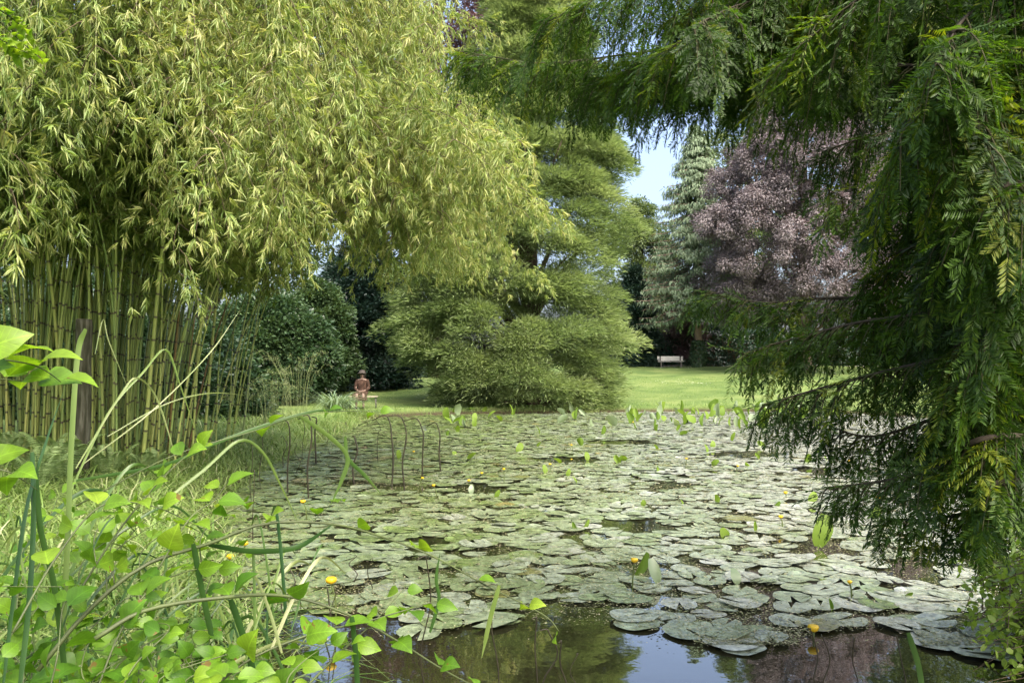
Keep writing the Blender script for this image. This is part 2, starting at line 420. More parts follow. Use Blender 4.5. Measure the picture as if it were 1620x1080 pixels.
# ------------------------------------------------------------------ lily pads
def pad_mat(name, cols):
    m, nt, out = new_mat(name)
    at = nt.nodes.new('ShaderNodeAttribute'); at.attribute_name = 'tint'
    c = ramp(nt, at.outputs['Fac'], cols)
    tc = nt.nodes.new('ShaderNodeTexCoord')
    geo = nt.nodes.new('ShaderNodeNewGeometry')
    vo = nt.nodes.new('ShaderNodeTexVoronoi'); vo.inputs['Scale'].default_value = 42
    no = nt.nodes.new('ShaderNodeTexNoise'); no.inputs['Scale'].default_value = 7; no.inputs['Detail'].default_value = 6; no.inputs['Roughness'].default_value = .7
    nt.links.new(geo.outputs['Position'], vo.inputs['Vector']); nt.links.new(geo.outputs['Position'], no.inputs['Vector'])
    # droppings and fallen bits lying on the leaf: pale specks
    lt = nt.nodes.new('ShaderNodeMath'); lt.operation = 'LESS_THAN'; lt.inputs[1].default_value = .20
    nt.links.new(vo.outputs['Distance'], lt.inputs[0])
    gt = nt.nodes.new('ShaderNodeMath'); gt.operation = 'GREATER_THAN'; gt.inputs[1].default_value = .50
    nt.links.new(no.outputs['Fac'], gt.inputs[0])
    mu = nt.nodes.new('ShaderNodeMath'); mu.operation = 'MULTIPLY'
    nt.links.new(lt.outputs[0], mu.inputs[0]); nt.links.new(gt.outputs[0], mu.inputs[1])
    mx = nt.nodes.new('ShaderNodeMix'); mx.data_type = 'RGBA'
    nt.links.new(mu.outputs[0], mx.inputs[0]); nt.links.new(c, mx.inputs[6]); mx.inputs[7].default_value = (.36,.34,.20,1)
    n3 = nt.nodes.new('ShaderNodeTexNoise'); n3.inputs['Scale'].default_value = 24; n3.inputs['Detail'].default_value = 6
    nt.links.new(geo.outputs['Position'], n3.inputs['Vector'])
    mr = nt.nodes.new('ShaderNodeMapRange'); mr.inputs[1].default_value = .3; mr.inputs[2].default_value = .7; mr.inputs[3].default_value = .45; mr.inputs[4].default_value = 1.45
    nt.links.new(n3.outputs['Fac'], mr.inputs[0])
    hs = nt.nodes.new('ShaderNodeHueSaturation'); nt.links.new(mr.outputs[0], hs.inputs['Value']); nt.links.new(mx.outputs[2], hs.inputs['Color'])
    b = nt.nodes.new('ShaderNodeBsdfPrincipled'); b.inputs['Specular IOR Level'].default_value = .75
    r2 = nt.nodes.new('ShaderNodeMapRange'); r2.inputs[1].default_value = .35; r2.inputs[2].default_value = .65; r2.inputs[3].default_value = .20; r2.inputs[4].default_value = .42
    nt.links.new(no.outputs['Fac'], r2.inputs[0]); nt.links.new(r2.outputs[0], b.inputs['Roughness'])
    nt.links.new(hs.outputs[0], b.inputs['Base Color'])
    bp = nt.nodes.new('ShaderNodeBump'); bp.inputs['Strength'].default_value = .35; bp.inputs['Distance'].default_value = .01
    nt.links.new(n3.outputs['Fac'], bp.inputs['Height']); nt.links.new(bp.outputs[0], b.inputs['Normal'])
    nt.links.new(b.outputs[0], out.inputs[0]); return m
M['pad'] = pad_mat('pad', [(.15,.13,.04),(.10,.145,.042),(.15,.195,.098),(.20,.235,.165),(.26,.28,.23)])
M['young_leaf'] = leaf_mat('young_leaf', [(.07,.14,.018),(.13,.215,.026),(.20,.29,.045)], .45, .55, .25, (1.2,1.2,.5))
M['young_leaf_pale'] = leaf_mat('young_leaf_pale', [(.13,.19,.09),(.2,.26,.15)], .3, .35, .5)

def pad_template(r_, curl):
    """heart shaped leaf blade, one notch; centre fan with a mid ring"""
    n = 20; th0 = .22
    th = np.linspace(th0, 2*math.pi-th0, n)
    V = [(-.12, 0, 0.0)]
    w = r_.uniform(0, 6.28, 3)
    for ring, rr in ((0, .62), (1, 1.0)):
        for t in th:
            rad = .5*rr*(1 + .04*math.sin(3*t+w[0]) + .03*math.sin(5*t+w[1]))
            x = rad*math.cos(t)*1.12; y = rad*math.sin(t)*.94
            x -= .12*(1-rr)
            z = .0 if ring == 0 else .010*math.sin(2*t+w[2]) + .006*math.sin(5*t+w[0]) + curl*max(0, math.cos(t-w[1]))**4
            V.append((x, y, z))
    Fc = []
    for i in range(n-1):
        Fc.append((0, 1+i, 2+i)); Fc.append((1+i, 1+n+i, 2+n+i)); Fc.append((1+i, 2+n+i, 2+i))
    return np.array(V), np.array(Fc)

# where the water lies open (rows of the near pond edge, holes between the pads)
OPEN_X = [380, 450, 640, 700, 760, 980, 1050, 1110, 1240, 1290, 1440, 1470, 1620]
OPEN_Y = [960, 962, 978, 1005, 985, 990, 1000, 1020, 1030, 1000, 990, 1040, 1050]
HOLES = [(1020,960,26,12),(1300,868,48,18),(1450,905,65,13),(1200,968,50,12),(930,942,45,7),(1400,975,80,12),(1000,900,24,14),
         (760,775,45,7),(1060,770,40,6),(900,728,60,5),(1000,833,70,8),(790,870,60,7),(640,772,60,6),(560,765,40,5),(1180,720,70,5),(980,700,60,4),(1290,745,40,5),(700,905,60,8)]
def to_px(X, Y): return 810 + F*X/Y, HOR + F*CAMZ/Y
def is_open(X, Y):
    px, py = to_px(X, Y)
    if py > np.interp(px, OPEN_X, OPEN_Y): return True
    for hx, hy, rx, ry in HOLES:
        if ((px-hx)/rx)**2 + ((py-hy)/ry)**2 < 1: return True
    return False
sp = .205
pads = []
row = 0; yy = 3.0
while yy < 31:
    for xx in np.arange(-6, 14.5, sp):
        pads.append((xx + (sp/2 if row % 2 else 0) + rng.normal()*.06, yy + rng.normal()*.06))
    yy += sp*.87; row += 1
pads = np.array(pads)
sd = shore_dist(pads[:, 0], pads[:, 1])
gap = np.sin(pads[:,0]*1.7+pads[:,1]*.6+1)*np.sin(pads[:,1]*1.1-pads[:,0]*.35) + .7*np.sin(pads[:,0]*3.1-pads[:,1]*.9+2)*np.sin(pads[:,1]*2.3+.5)
keep = (sd < -.12) & (gap < 1.25)
keep &= np.array([not is_open(x, y) for x, y in pads])
keep &= rng.random(len(pads)) > .02
# the strip of water along the near left bank stays clearer
pads = pads[keep]
isl = np.array([P(p, q, F*CAMZ/(q-HOR))[:2] for p, q in ((1530,1012),(1490,1020),(1575,1005),(1560,1030),(700,988),(665,1000),(745,975))])
pads = np.vstack([pads, isl])
np_ = len(pads)
size = rng.uniform(.17, .31, np_); ang = rng.uniform(0, 6.28, np_)
zz = .006 + .016*rng.random(np_); tilt = rng.normal(size=(np_, 2))*.012
greens = np.clip(.66 + .09*(pads[:, 0]-.5) - .010*pads[:, 1] + rng.normal(size=np_)*.13, .25, .98)  # sky sheen and bamboo reflection put into the colour: greyer right, greener left
greens = np.where(rng.random(np_) < .015, rng.uniform(.0, .15, np_), greens)
ppx, ppy = to_px(pads[:, 0], pads[:, 1])
inframe = (ppx > -20) & (ppx < 1640) & (ppy < 1090)
score = np.where(inframe, size*size/pads[:, 1]**3, 0)
order = np.argsort(-score)
things, rest = order[:288], order[288:]
VAR = [pad_template(np.random.default_rng(100+i), (.0, .01, .025, .06)[i % 4]) for i in range(12)]
PADMESH = {}
def pad_label(i):
    x, y = to_px(pads[i, 0], pads[i, 1])
    if i >= np_ - len(isl): return ('grey green lily pad of a small raft apart in dark water by the green bush' if x > 1200 else 'lily pad of the small raft nearest the long arching twigs')
    if greens[i] < .2: return 'yellow brown ageing lily pad among greener pads'
    if y > np.interp(x, OPEN_X, OPEN_Y) - 34: return 'lily pad at the front edge of the floating carpet, beside open water'
    if x < 640: return 'green lily pad floating near the grassy bank and its hooked stems'
    return 'round grey green lily pad floating flat among the dense pads of the pond'
for n_, i in enumerate(things):
    v = i % 12; q = int(greens[i]*5.99)
    if (v, q) not in PADMESH:
        me = np_mesh('lily_pad', VAR[v][0], VAR[v][1], np.full(len(VAR[v][1]), (q+.5)/6), True); me.materials.append(M['pad']); PADMESH[(v, q)] = me
    o = bpy.data.objects.new('lily_pad', PADMESH[(v, q)]); COL.objects.link(o)
    o.location = (pads[i,0], pads[i,1], zz[i]); s = size[i]; o.scale = (s, s, s)
    o.rotation_euler = (tilt[i,0], tilt[i,1], ang[i])
    tag(o, pad_label(i), 'lily pad', 'lily pads floating on the pond')
Vs, Fs, Ts, off = [], [], [], 0
for i in rest:
    v, f = VAR[i % 12]
    ca, sa = math.cos(ang[i]), math.sin(ang[i]); w = v*size[i]
    x = w[:,0]*ca - w[:,1]*sa; y = w[:,0]*sa + w[:,1]*ca
    z = zz[i] + w[:,2] + x*tilt[i,1] - y*tilt[i,0]
    Vs.append(np.stack([x+pads[i,0], y+pads[i,1], z], 1)); Fs.append(f+off); Ts.append(np.full(len(f), greens[i])); off += len(v)
tag(link('lily_pads', np_mesh('lily_pads', np.vstack(Vs), np.vstack(Fs), np.concatenate(Ts), True), M['pad']),
    'mat of small distant lily pads covering the pond', 'lily pads', kind='stuff')

# floating bits between the pads: duckweed, petals, seeds
nb = 380000
bd = 4.2 + 22*rng.random(nb)**1.6
bx = (rng.uniform(-60, 1640, nb)-810)/F*bd
ok = shore_dist(bx, bd) < -.05
opx, opy = to_px(bx, bd); lim = np.interp(opx, OPEN_X, OPEN_Y)
ok &= (opy < lim+4) | (rng.random(nb) < .02)
fl = (np.sin(bx*2.3+bd*1.1)+np.sin(bx*1.1-bd*2.1+1)+1.2*rng.normal(size=nb)) > -.4
ok &= fl
bx, bd = bx[ok], bd[ok]; nb = len(bx)
th = rng.uniform(0, 6.28, nb); ax = np.stack([np.cos(th), np.sin(th), .05*rng.normal(size=nb)], 1)
up = np.stack([.1*rng.normal(size=nb), .1*rng.normal(size=nb), np.ones(nb)], 1)
sz = rng.uniform(.007, .024, nb)*np.clip(bd/8, .8, 1.6)
M['debris'] = leaf_mat('debris', [(.05,.06,.02),(.12,.14,.05),(.24,.24,.12),(.40,.37,.24)], .1, .6, .3)
tn = np.where(rng.random(nb) < .22, rng.uniform(.75, 1, nb), rng.uniform(0, .6, nb))
tag(leaves('floating_debris', np.stack([bx, bd, .012+.022*rng.random(nb)], 1), ax, up, sz, sz*rng.uniform(.4, .9, nb), tn, T_NEEDLE, M['debris']),
    'duckweed, seeds and petals drifting between the lily pads', 'debris', kind='stuff')

# ------------------------------------------------------------------ young leaves standing out of the water, and flowers
def young_leaf_mesh(k, kind):
    """a rolled or cupped blade on a short stalk; unit height, base at origin"""
    r_ = np.random.default_rng(300+k)
    rows, cols = 8, 7
    V = []
    roll = {'rolled': 2.6, 'cupped': 1.3, 'open': .5}[kind]
    for i in range(rows):
        t = i/(rows-1)
        w = (.10+.9*math.sin(math.pi*min(1, t*.86+.07))**.7)*{'rolled': .28, 'cupped': .27, 'open': .30}[kind]
        for j in range(cols):
            s = (j/(cols-1)-.5)*2
            a = s*roll/2
            x = w*math.sin(a)/max(roll/2, .3)*1.15; y = -w*(1-math.cos(a))*.9
            bend = {'rolled': .10, 'cupped': .35, 'open': .5}[kind]
            V.append((x + .03*math.sin(5*t+k), y + bend*t*t, .06 + t*(.95-.25*bend*t)))
    Fc = []
    for i in range(rows-1):
        for j in range(cols-1):
            a = i*cols+j; Fc.append((a, a+1, a+cols+1, a+cols))
    mb = MB(); mb.add(V, Fc, .2+.6*r_.random())
    mb.tube([(0, 0, -.25), (0, .0, .12)], .022, 5, .3)
    return mb.mesh('lily_leaf')
YL = [young_leaf_mesh(k, ('rolled', 'cupped', 'open')[k % 3]) for k in range(9)]
for me in YL: me.materials.append(M['young_leaf'])
YP = [young_leaf_mesh(20+k, ('rolled', 'cupped', 'open')[k % 3]) for k in range(3)]
for me in YP: me.materials.append(M['young_leaf_pale'])
def water_d(py): return F*CAMZ/(py-HOR)
def young(px, pyb, hpx, kind=None, label=None, lean=None, pale=False, wide=1.0):
    d = water_d(pyb); h = hpx/F*d
    pool = YP if pale else YL
    k = {'rolled': 0, 'cupped': 1, 'open': 2}[kind] if kind else int(rng.choice([0, 0, 1, 1, 1, 2]))
    me = pool[k + (0 if pale else 3*int(rng.integers(0, 3)))]
    o = bpy.data.objects.new('lily_leaf', me); COL.objects.link(o)
    p = P(px, pyb, d); o.location = (p[0], p[1], 0)
    o.scale = (h*wide, h*wide, h)
    ln = lean if lean is not None else (rng.normal()*.3, rng.normal()*.35)
    o.rotation_euler = (ln[0], ln[1], rng.uniform(0, 6.28) if lean is None else rng.uniform(-.5, .5))
    where = 'in the crowd along the far shore' if pyb < 678 else 'in the middle of the floating pads'
    return tag(o, label or ('pale ' if pale else 'bright green ') + ('tightly rolled', 'cupped', 'flat opened')[k] + ' young lily leaf standing ' + where, 'lily leaf', 'young lily leaves standing above the pads')
young(1294, 868, 58, 'cupped', 'tall yellow green lily leaf standing in open water, tip folded over', (.1, .25), wide=.9)
young(1004, 912, 44, 'rolled', 'tightly rolled green lily leaf leaning right behind the yellow flower in open water', (.1, .55), wide=.75)
young(1040, 925, 44, 'cupped', 'pale upright cupped lily leaf beside the small patch of open water', (-.1, -.05), True, wide=.85)
young(1166, 925, 26, 'open', 'short wide pale lily leaf standing among grey pads', (.0, .1), True, wide=1.3)
young(1195, 843, 19, 'rolled', 'thin single rolled lily leaf standing straight like a peg', (0, 0), wide=.6)
young(1150, 850, 15, 'open', 'low lily leaf lying tilted with its pale rim curled up', (.9, -.6), wide=1.8)
young(912, 838, 14, 'rolled', 'left blade of a pair of rolled lily leaves forming a V', (0, -.5), wide=.9)
young(922, 836, 18, 'rolled', 'right blade of a pair of rolled lily leaves forming a V', (0, .7), wide=.8)
young(1383, 822, 24, 'open', 'yellow green lily leaf standing below the yew twigs', (.1, .2), wide=1.0)
young(1281, 795, 20, 'open', 'bright folded lily leaf with a thin stalk below the yew', (.0, .5), wide=1.2)
young(1224, 803, 14, 'rolled', 'small slanting lily leaf between yellow flowers and the yew', (0, .8))
young(1430, 945, 16, 'rolled', 'slanting rolled green lily leaf on a pale pad near the green bush', (.1, .9), wide=.8)
young(1316, 968, 22, 'rolled', 'dark green pointed lily leaf bud beside a curled yellowing pad', (0, -.15), wide=.6)
young(819, 716, 17, 'open', None, (0, .3), wide=1.2); young(862, 750, 16, 'cupped', None, (0, .1))
young(928, 729, 16, 'open', None, (0, .3), wide=1.1); young(1158, 698, 15, 'open'); young(986, 730, 10, 'open', wide=1.8)
young(742, 727, 14, 'open', wide=1.7); young(745, 782, 16, 'cupped', 'pale upright lily leaf shining white in the middle of the pads', (0, .1), True)
young(1180, 738, 12, 'open', wide=1.3); young(1126, 708, 10, 'open', wide=1.5); young(1075, 648+40, 14, 'cupped'); young(630, 726, 16, 'cupped')
for k in range(36):
    young(rng.uniform(660, 1330), 668+rng.random()**1.5*140, rng.uniform(9, 16), wide=rng.uniform(.9, 1.5))
for k in range(130):     # the crowd along the far shore
    x = rng.uniform(690, 1340) if k < 60 else rng.uniform(1000, 1330)
    young(x, 652+6*rng.random()+rng.random()**2*22, rng.uniform(11, 23), wide=rng.uniform(.8, 1.5), pale=rng.random() < .3)

M['petal'] = leaf_mat('petal', [(.55,.36,.01),(.70,.50,.02)], .2, .4, .4, (1.1,1,.5))
M['flower_stem'] = leaf_mat('flower_stem', [(.06,.09,.02),(.09,.12,.03)], .1, .5, .4)
def flower(px, py, pyb, label=None, r=.020):
    d = water_d(pyb); p = P(px, pyb, d); h = (pyb-py)/F*d
    t = empty('pond_flower', (p[0], p[1], 0), label or 'small yellow cup flower on a short stem above the pads', 'flower', 'yellow flowers above the lily pads')
    s = MB(); top = np.array([p[0]+rng.normal()*.015, p[1]+rng.normal()*.015, h])
    s.tube(spline([(p[0], p[1], -.1), (p[0]+.005, p[1], h*.5), top], 6), .0055, 5, .5); s.build('stem', M['flower_stem'], t)
    b = MB()
    V = []; n = 10
    rr = [.35, .85, 1.0, .8, .25]; hh = [-.5, -.2, .25, .65, .5]
    for a, z in zip(rr, hh):
        for j in range(n):
            q = 1+.09*math.cos(5*6.283*j/n*1.0)
            V.append(top+np.array([r*a*q*math.cos(6.283*j/n), r*a*q*math.sin(6.283*j/n), r*(z+.5)]))
    Fc = [(i*n+j, i*n+(j+1) % n, (i+1)*n+(j+1) % n, (i+1)*n+j) for i in range(4) for j in range(n)]
    Fc += [tuple(range(4*n, 5*n)), tuple(range(n-1, -1, -1))]
    b.add(V, Fc, .6); b.build('bloom', M['petal'], t)
for a in ((484,795,822,'single yellow flower just above the long leafy twig',.026),(361,884,900,'low yellow flower leaning beside a dark gap in the pads',.03),
          (387,862,896,'yellow flower on a straight green stem below the hanging twig leaves',.026),(530,923,985,'largest yellow flower, on a tall stem near the bank',.032),
          (1000,888,935,'yellow flower on a dark stem at the edge of open water',.024),(1237,819,836,'orange yellow flower on a stub stem among grey pads',.022),
          (1391,789,800,'yellow flower bud below the tips of the yew',.024),(1243,781,788,None,.024),(797,743,765),(742,761,780),(690,769,790),(665,757,768),(763,749,756),
          (655,715,722),(1165,738,746),(1003,668,680),(1286,1000,1012,'yellow floating flower head in the dark open water',.03),(1346,923,950,'single brown green bud on a stem among grey pads',.016),
          (870,735,748),(1085,726,738),(905,705,715),(1345,730,740)):
    flower(*a)
# ------------------------------------------------------------------ trees
def crown_clumps(cx, cy, zs, rs, n, depth=.8, front=.62, inner=.25, jit=.12):
    """clump centres on and inside a crown whose radius follows rs at heights zs"""
    zs = np.asarray(zs, float); rs = np.asarray(rs, float)
    zz = np.linspace(zs[0], zs[-1], 200); rr = np.interp(zz, zs, rs)
    cdf = np.cumsum(rr+.15*rr.max()); cdf /= cdf[-1]
    z = np.interp(rng.random(n), cdf, zz); r = np.interp(z, zs, rs)
    a = np.where(rng.random(n) < front, rng.uniform(math.pi, 2*math.pi, n), rng.uniform(0, math.pi, n))
    lob = 1 + jit*np.sin(3*a+z*.9) + jit*np.sin(5*a-z*1.7+2) + jit*.7*rng.normal(size=n)
    k = np.where(rng.random(n) < inner, rng.uniform(.25, .7, n), rng.uniform(.82, 1.0, n))
    R = r*lob*k
    return np.stack([cx+R*np.cos(a), cy+depth*R*np.sin(a), z], 1), np.stack([np.cos(a), np.sin(a), 0*a], 1), k

def clump_leaves(LV, C, out, rad, flat, n, L, W, tmean, tsd, outw=.5, rise=.0, spread=1.0, up=.7, shell=2.4, ln=.16):
    """n leaves in each clump: points through a flattened ball, denser near its skin"""
    m = len(C)
    rad = np.broadcast_to(np.asarray(rad, float), (m,))
    u = runit(m*n).reshape(m, n, 3); rr = rng.random((m, n, 1))**(1/shell)
    off = u*rr*rad[:, None, None]; off[..., 2] *= flat
    pos = C[:, None] + off
    ax = norm(outw*out[:, None] + spread*u*np.array([1, 1, .6]) + np.array([0, 0, rise]) + .45*rng.normal(size=(m, n, 3)))
    nr = norm(u*.6 + np.array([0, 0, up]) + .5*rng.normal(size=(m, n, 3)))
    ct = np.clip(rng.normal(tmean, tsd, m), .05, .95)
    t = np.clip(ct[:, None] + ln*rng.normal(size=(m, n)), 0, 1)
    LV.add(pos.reshape(-1, 3), ax.reshape(-1, 3), nr.reshape(-1, 3), (L*rng.uniform(.7, 1.25, (m, n))).ravel(), (W*rng.uniform(.7, 1.2, (m, n))).ravel(), t.ravel())

def trunk_and_limbs(t, base, top, r0, limbs, mat, lean=(0, 0)):
    mb = MB()
    pts = spline([base+np.array([0, 0, -.3]), base+np.array([lean[0]*.3, lean[1]*.3, (top-base[2])*.4]), np.array([base[0]+lean[0], base[1]+lean[1], top])], 12)
    mb.tube(pts, r0*np.linspace(1.15, .15, 12)**.8, 9)
    lb = mb
    for c in limbs:
        f = np.clip((c[2]-base[2])/(top-base[2])*.8, .08, .92)
        a = pts[int(f*11)]
        mid = (a+c)/2 + np.array([0, 0, .12*np.linalg.norm(c-a)])
        lb.tube(spline([a, mid, c], 7), r0*.28*np.linspace(1, .18, 7), 5)
    mb.build('trunk', mat, t)

def leafy_tree(name, label, cat, X, Y, zs, rs, n, rad, flat, nl, L, W, tmpl, mat, bark='bark', r0=.3, tmean=.5, tsd=.17, group=None,
               depth=.85, inner=.25, outw=.5, rise=0., up=.7, front=.62, jit=.12, trunk=True, foot=None, ln=.16):
    z0 = gz1(X, Y)
    t = empty(name, (X, Y, z0), label, cat, group)
    zs = np.asarray(zs, float)
    C, out, k = crown_clumps(X, Y, zs, rs, n, depth, front, inner, jit)
    LV = Leaves()
    clump_leaves(LV, C, out, rad*rng.uniform(.7, 1.3, len(C)), flat, nl, L, W, tmean, tsd, outw, rise, up=up, ln=ln)
    LV.build('crown' if trunk else 'foliage', tmpl, M[mat], t)
    lim = C[rng.choice(len(C), min(len(C), 26), replace=False)]
    trunk_and_limbs(t, np.array([X, Y, z0]), zs[-1]*.9+z0*.1, r0, lim, M[bark])
    return t

# the big soft conifer standing at the far shore
def cypress():
    X, Y = .7, 31.3; z0 = gz1(X, Y)
    t = empty('cypress_tree', (X, Y, z0), 'big soft light green conifer standing at the far shore, its skirts over the water', 'tree')
    k = Y/F
    rows = [655,630,600,560,520,480,440,400,350,300,250,200,150,100,40,-40,-120,-190]
    lft = [715,690,655,622,610,612,640,655,690,720,745,750,745,750,760,780,800,835]
    rgt = [950,968,988,996,985,982,984,990,996,1000,990,978,965,955,940,925,900,870]
    zs = np.array([1.45+(590-r)*k for r in rows]); le = np.array(lft); ri = np.array(rgt)
    n = 640
    zz = np.linspace(zs[0], zs[-1], 300); wd = np.interp(zz, zs, (ri-le)*k)
    cdf = np.cumsum(wd+1.5); cdf /= cdf[-1]
    z = np.interp((np.arange(n)+rng.random(n))/n, cdf, zz)      # evenly up the tree, turning by the golden angle
    ga = rng.random(n)
    a = np.where(ga < .70, math.pi+ga/.70*math.pi, (ga-.70)/.30*math.pi)
    cx = (np.interp(z, zs, (le+ri)/2)-810)*k; r = np.interp(z, zs, (ri-le)/2*k)
    q = np.where(rng.random(n) < .36, rng.uniform(.25, .75, n), rng.uniform(.74, 1.0, n))
    r = np.maximum(r-.35, .3)*(1+.09*np.sin(z*2.7+1.5*np.cos(a*2))+.04*rng.normal(size=n))
    C = np.stack([cx + r*q*np.cos(a), Y-.3 + .8*r*q*np.sin(a), z], 1)
    C[:, 1] = np.maximum(C[:, 1], 27.9)
    out = np.stack([np.cos(a), np.sin(a), 0*a], 1)
    LV = Leaves()
    rad = rng.uniform(.6, 1.2, n)*np.interp(z, [1, 10, 16], [1, .95, .7])
    # billowing sprays: upper skin of each pad, feathery tips running outward and a little up
    m, nl = n, 560
    u = runit(m*nl).reshape(m, nl, 3); u[..., 2] = np.where(rng.random((m, nl)) < .78, np.abs(u[..., 2]), u[..., 2])
    rr = rng.random((m, nl, 1))**(1/3.2)
    off = u*rr*rad[:, None, None]; off[..., 2] *= .58
    # each pad droops away from the trunk
    along = (off*out[:, None]).sum(-1)
    off[..., 2] -= .20*np.maximum(along, 0)**1.4
    pos = C[:, None]+off
    pos[..., 2] = np.maximum(pos[..., 2], .05)
    ax = norm(.6*out[:, None] + u*np.array([1, 1, .5]) + np.array([0, 0, .10]) + .35*rng.normal(size=(m, nl, 3)))
    nr = norm(u*.5+np.array([0, 0, .9])+.4*rng.normal(size=(m, nl, 3)))
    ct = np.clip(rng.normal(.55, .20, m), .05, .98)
    tt = np.clip(ct[:, None]+.12*u[..., 2]+.13*rng.normal(size=(m, nl)), 0, 1)  # lighter clump tops, darker undersides: shading of the billows put into the colour
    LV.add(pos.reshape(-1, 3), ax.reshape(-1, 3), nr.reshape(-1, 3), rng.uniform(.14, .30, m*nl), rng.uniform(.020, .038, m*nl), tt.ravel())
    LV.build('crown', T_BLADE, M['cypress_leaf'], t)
    trunk_and_limbs(t, np.array([X, Y, z0]), 15.5, .42, C[rng.choice(n, 60, replace=False)], M['bark'])
cypress()

# spruce with trunk wrapped in ivy
def spruce():
    d = 57.0; X = (1100-810)/F*d; z0 = gz1(X, d); k = d/F
    t = empty('spruce_tree', (X, d, z0), 'tall grey green spruce with drooping boughs and ivy around its bare trunk', 'tree')
    top = 1.45+(590-205)*k; LV = Leaves(); lb = MB()
    low = z0+2.9
    for i in range(46):
        f = i/45; z = low+1.2+(top-low-1.2)*f
        R = 4.7*(1-f)**.72*(.75+.25*min(1, f*6+.4)) + .15
        for j in range(int(15-7*f)):
            a = rng.uniform(0, 6.283) if rng.random() < .35 else rng.uniform(math.pi*.95, math.pi*2.05)
            r = R*rng.uniform(.75, 1.1); zz = z + rng.normal()*.15
            dirv = np.array([math.cos(a), math.sin(a)])
            s = np.linspace(.12, 1, 9)
            pts = np.stack([X+dirv[0]*r*s, d+dirv[1]*r*s, zz - r*.42*s**1.3 + r*.16*s**4], 1)
            lb.tube(pts[::2], np.linspace(.04, .012, 5), 4, cap=False)
            m = 52; q = rng.random(m)**.7; base = np.stack([np.interp(q, s, pts[:, c]) for c in range(3)], 1)
            base += rng.normal(size=(m, 3))*np.array([.16, .16, .06])
            ax = norm(np.stack([dirv[0]*.35+.5*rng.normal(size=m), dirv[1]*.35+.5*rng.normal(size=m), -1+.3*rng.normal(size=m)], 1))
            nr = norm(np.stack([dirv[0]+.4*rng.normal(size=m), dirv[1]+.4*rng.normal(size=m), .5+.3*rng.normal(size=m)], 1))
            LV.add(base, ax, nr, rng.uniform(.22, .52, m), rng.uniform(.06, .11, m), np.clip(.25+.55*q+.14*rng.normal(size=m), 0, 1))
    LV.build('crown', T_BLADE, M['spruce_needle'], t)
    mb = lb; mb.tube([(X+.15, d-.1, z0-.3), (X+.2, d-.1, z0+2), (X, d, z0+6), (X, d, top)], [.33, .26, .2, .02], 10)
    mb.build('trunk', M['pale_bark'], t)
    iv = Leaves(); m = 2600
    a = rng.uniform(0, 6.283, m); zz = z0 + 1.9*rng.random(m); rr = .40+.14*np.sin(zz*3+a*2)+.06*rng.normal(size=m)
    pos = np.stack([X+.17+rr*np.cos(a), d-.1+rr*np.sin(a), zz], 1); o = np.stack([np.cos(a), np.sin(a), 0*a], 1)
    iv.add(pos, norm(np.array([0, 0, -1])+.6*rng.normal(size=(m, 3))), norm(o+.4*rng.normal(size=(m, 3))), .13, .11, np.clip(.5+.2*rng.normal(size=m), 0, 1))
    iv.build('ivy', T_OVAL, M['shrub_leaf'], t)
spruce()

def px_tree(name, label, cat, px, d, rows, halfw, n, rad, flat, nl, Lpx, asp, tmpl, mat, **kw):
    """crown outline given as half widths in photo pixels at photo rows, for a tree standing at distance d"""
    k = d/F
    zs = [1.45+(590-r)*k for r in rows]; rs = [max(h*k-rad*.7, .2) for h in halfw]
    return leafy_tree(name, label, cat, (px-810)*k, d, zs, rs, n, rad, flat, nl, Lpx*k, Lpx*k*asp, tmpl, M and mat, **kw)

# copper beech in front of the far hedge
px_tree('copper_beech', 'wide purple leaved copper beech beside the grey green spruce', 'tree', 1272, 50, [505,470,430,380,330,280,230,180,130],
        [120,150,165,165,158,142,120,88,35], 760, .6, .9, 300, 3.5, .6, T_OVAL, 'beech_leaf', rise=-.8, inner=.2, tmean=.5, tsd=.16, r0=.45, jit=.1, ln=.10)
# a second one far behind the bamboo
px_tree('copper_beech', 'dark purple beech rising behind the bamboo and the soft conifer', 'tree', 690, 46, [520,470,420,330,240,150,60,-30,-110,-170],
        [70,110,135,150,155,155,150,135,95,35], 420, .85, .8, 300, 5.0, .62, T_OVAL, 'dark_beech_leaf', rise=-.2, inner=.25, tmean=.5, tsd=.2, r0=.5)
# pale trees beyond the hedge
px_tree('deciduous_tree', 'pale airy tree showing above the copper beech', 'tree', 1185, 72, [520,420,340,270,210,165,140], [50,75,85,84,72,45,15], 260, .85, .8, 200, 4.2, .6, T_OVAL, 'pale_tree_leaf', r0=.35, tmean=.6, inner=.15, group='trees beyond the hedge')
px_tree('deciduous_tree', 'pale green tree in the gap between soft conifer and spruce', 'tree', 1015, 70, [560,500,440,390,350,318], [45,62,66,58,40,12], 210, .8, .8, 230, 4.0, .6, T_OVAL, 'pale_tree_leaf', r0=.3, tmean=.45, inner=.2, group='trees beyond the hedge')
px_tree('deciduous_tree', 'tall green tree behind the yew, partly seen through its twigs', 'tree', 1460, 62, [560,500,420,330,240,150,80,30], [90,120,140,140,125,95,60,20], 340, 1.1, .8, 240, 5.0, .6, T_OVAL, 'pale_tree_leaf', r0=.4, tmean=.4, group='trees beyond the hedge')
px_tree('deciduous_tree', 'green tree farthest along the hedge behind the yew', 'tree', 1690, 55, [570,500,400,300,200,120], [100,130,140,120,80,20], 220, 1.1, .8, 220, 5.5, .6, T_OVAL, 'pale_tree_leaf', r0=.4, tmean=.3, group='trees beyond the hedge')
px_tree('deciduous_tree', 'mid green tree standing far behind the bamboo culms', 'tree', 330, 44, [590,540,460,360,260,160,60,0], [110,150,170,170,155,130,80,30], 300, 1.1, .8, 260, 5.5, .6, T_OVAL, 'shrub_leaf', r0=.4, tmean=.6, group='trees behind the bamboo')
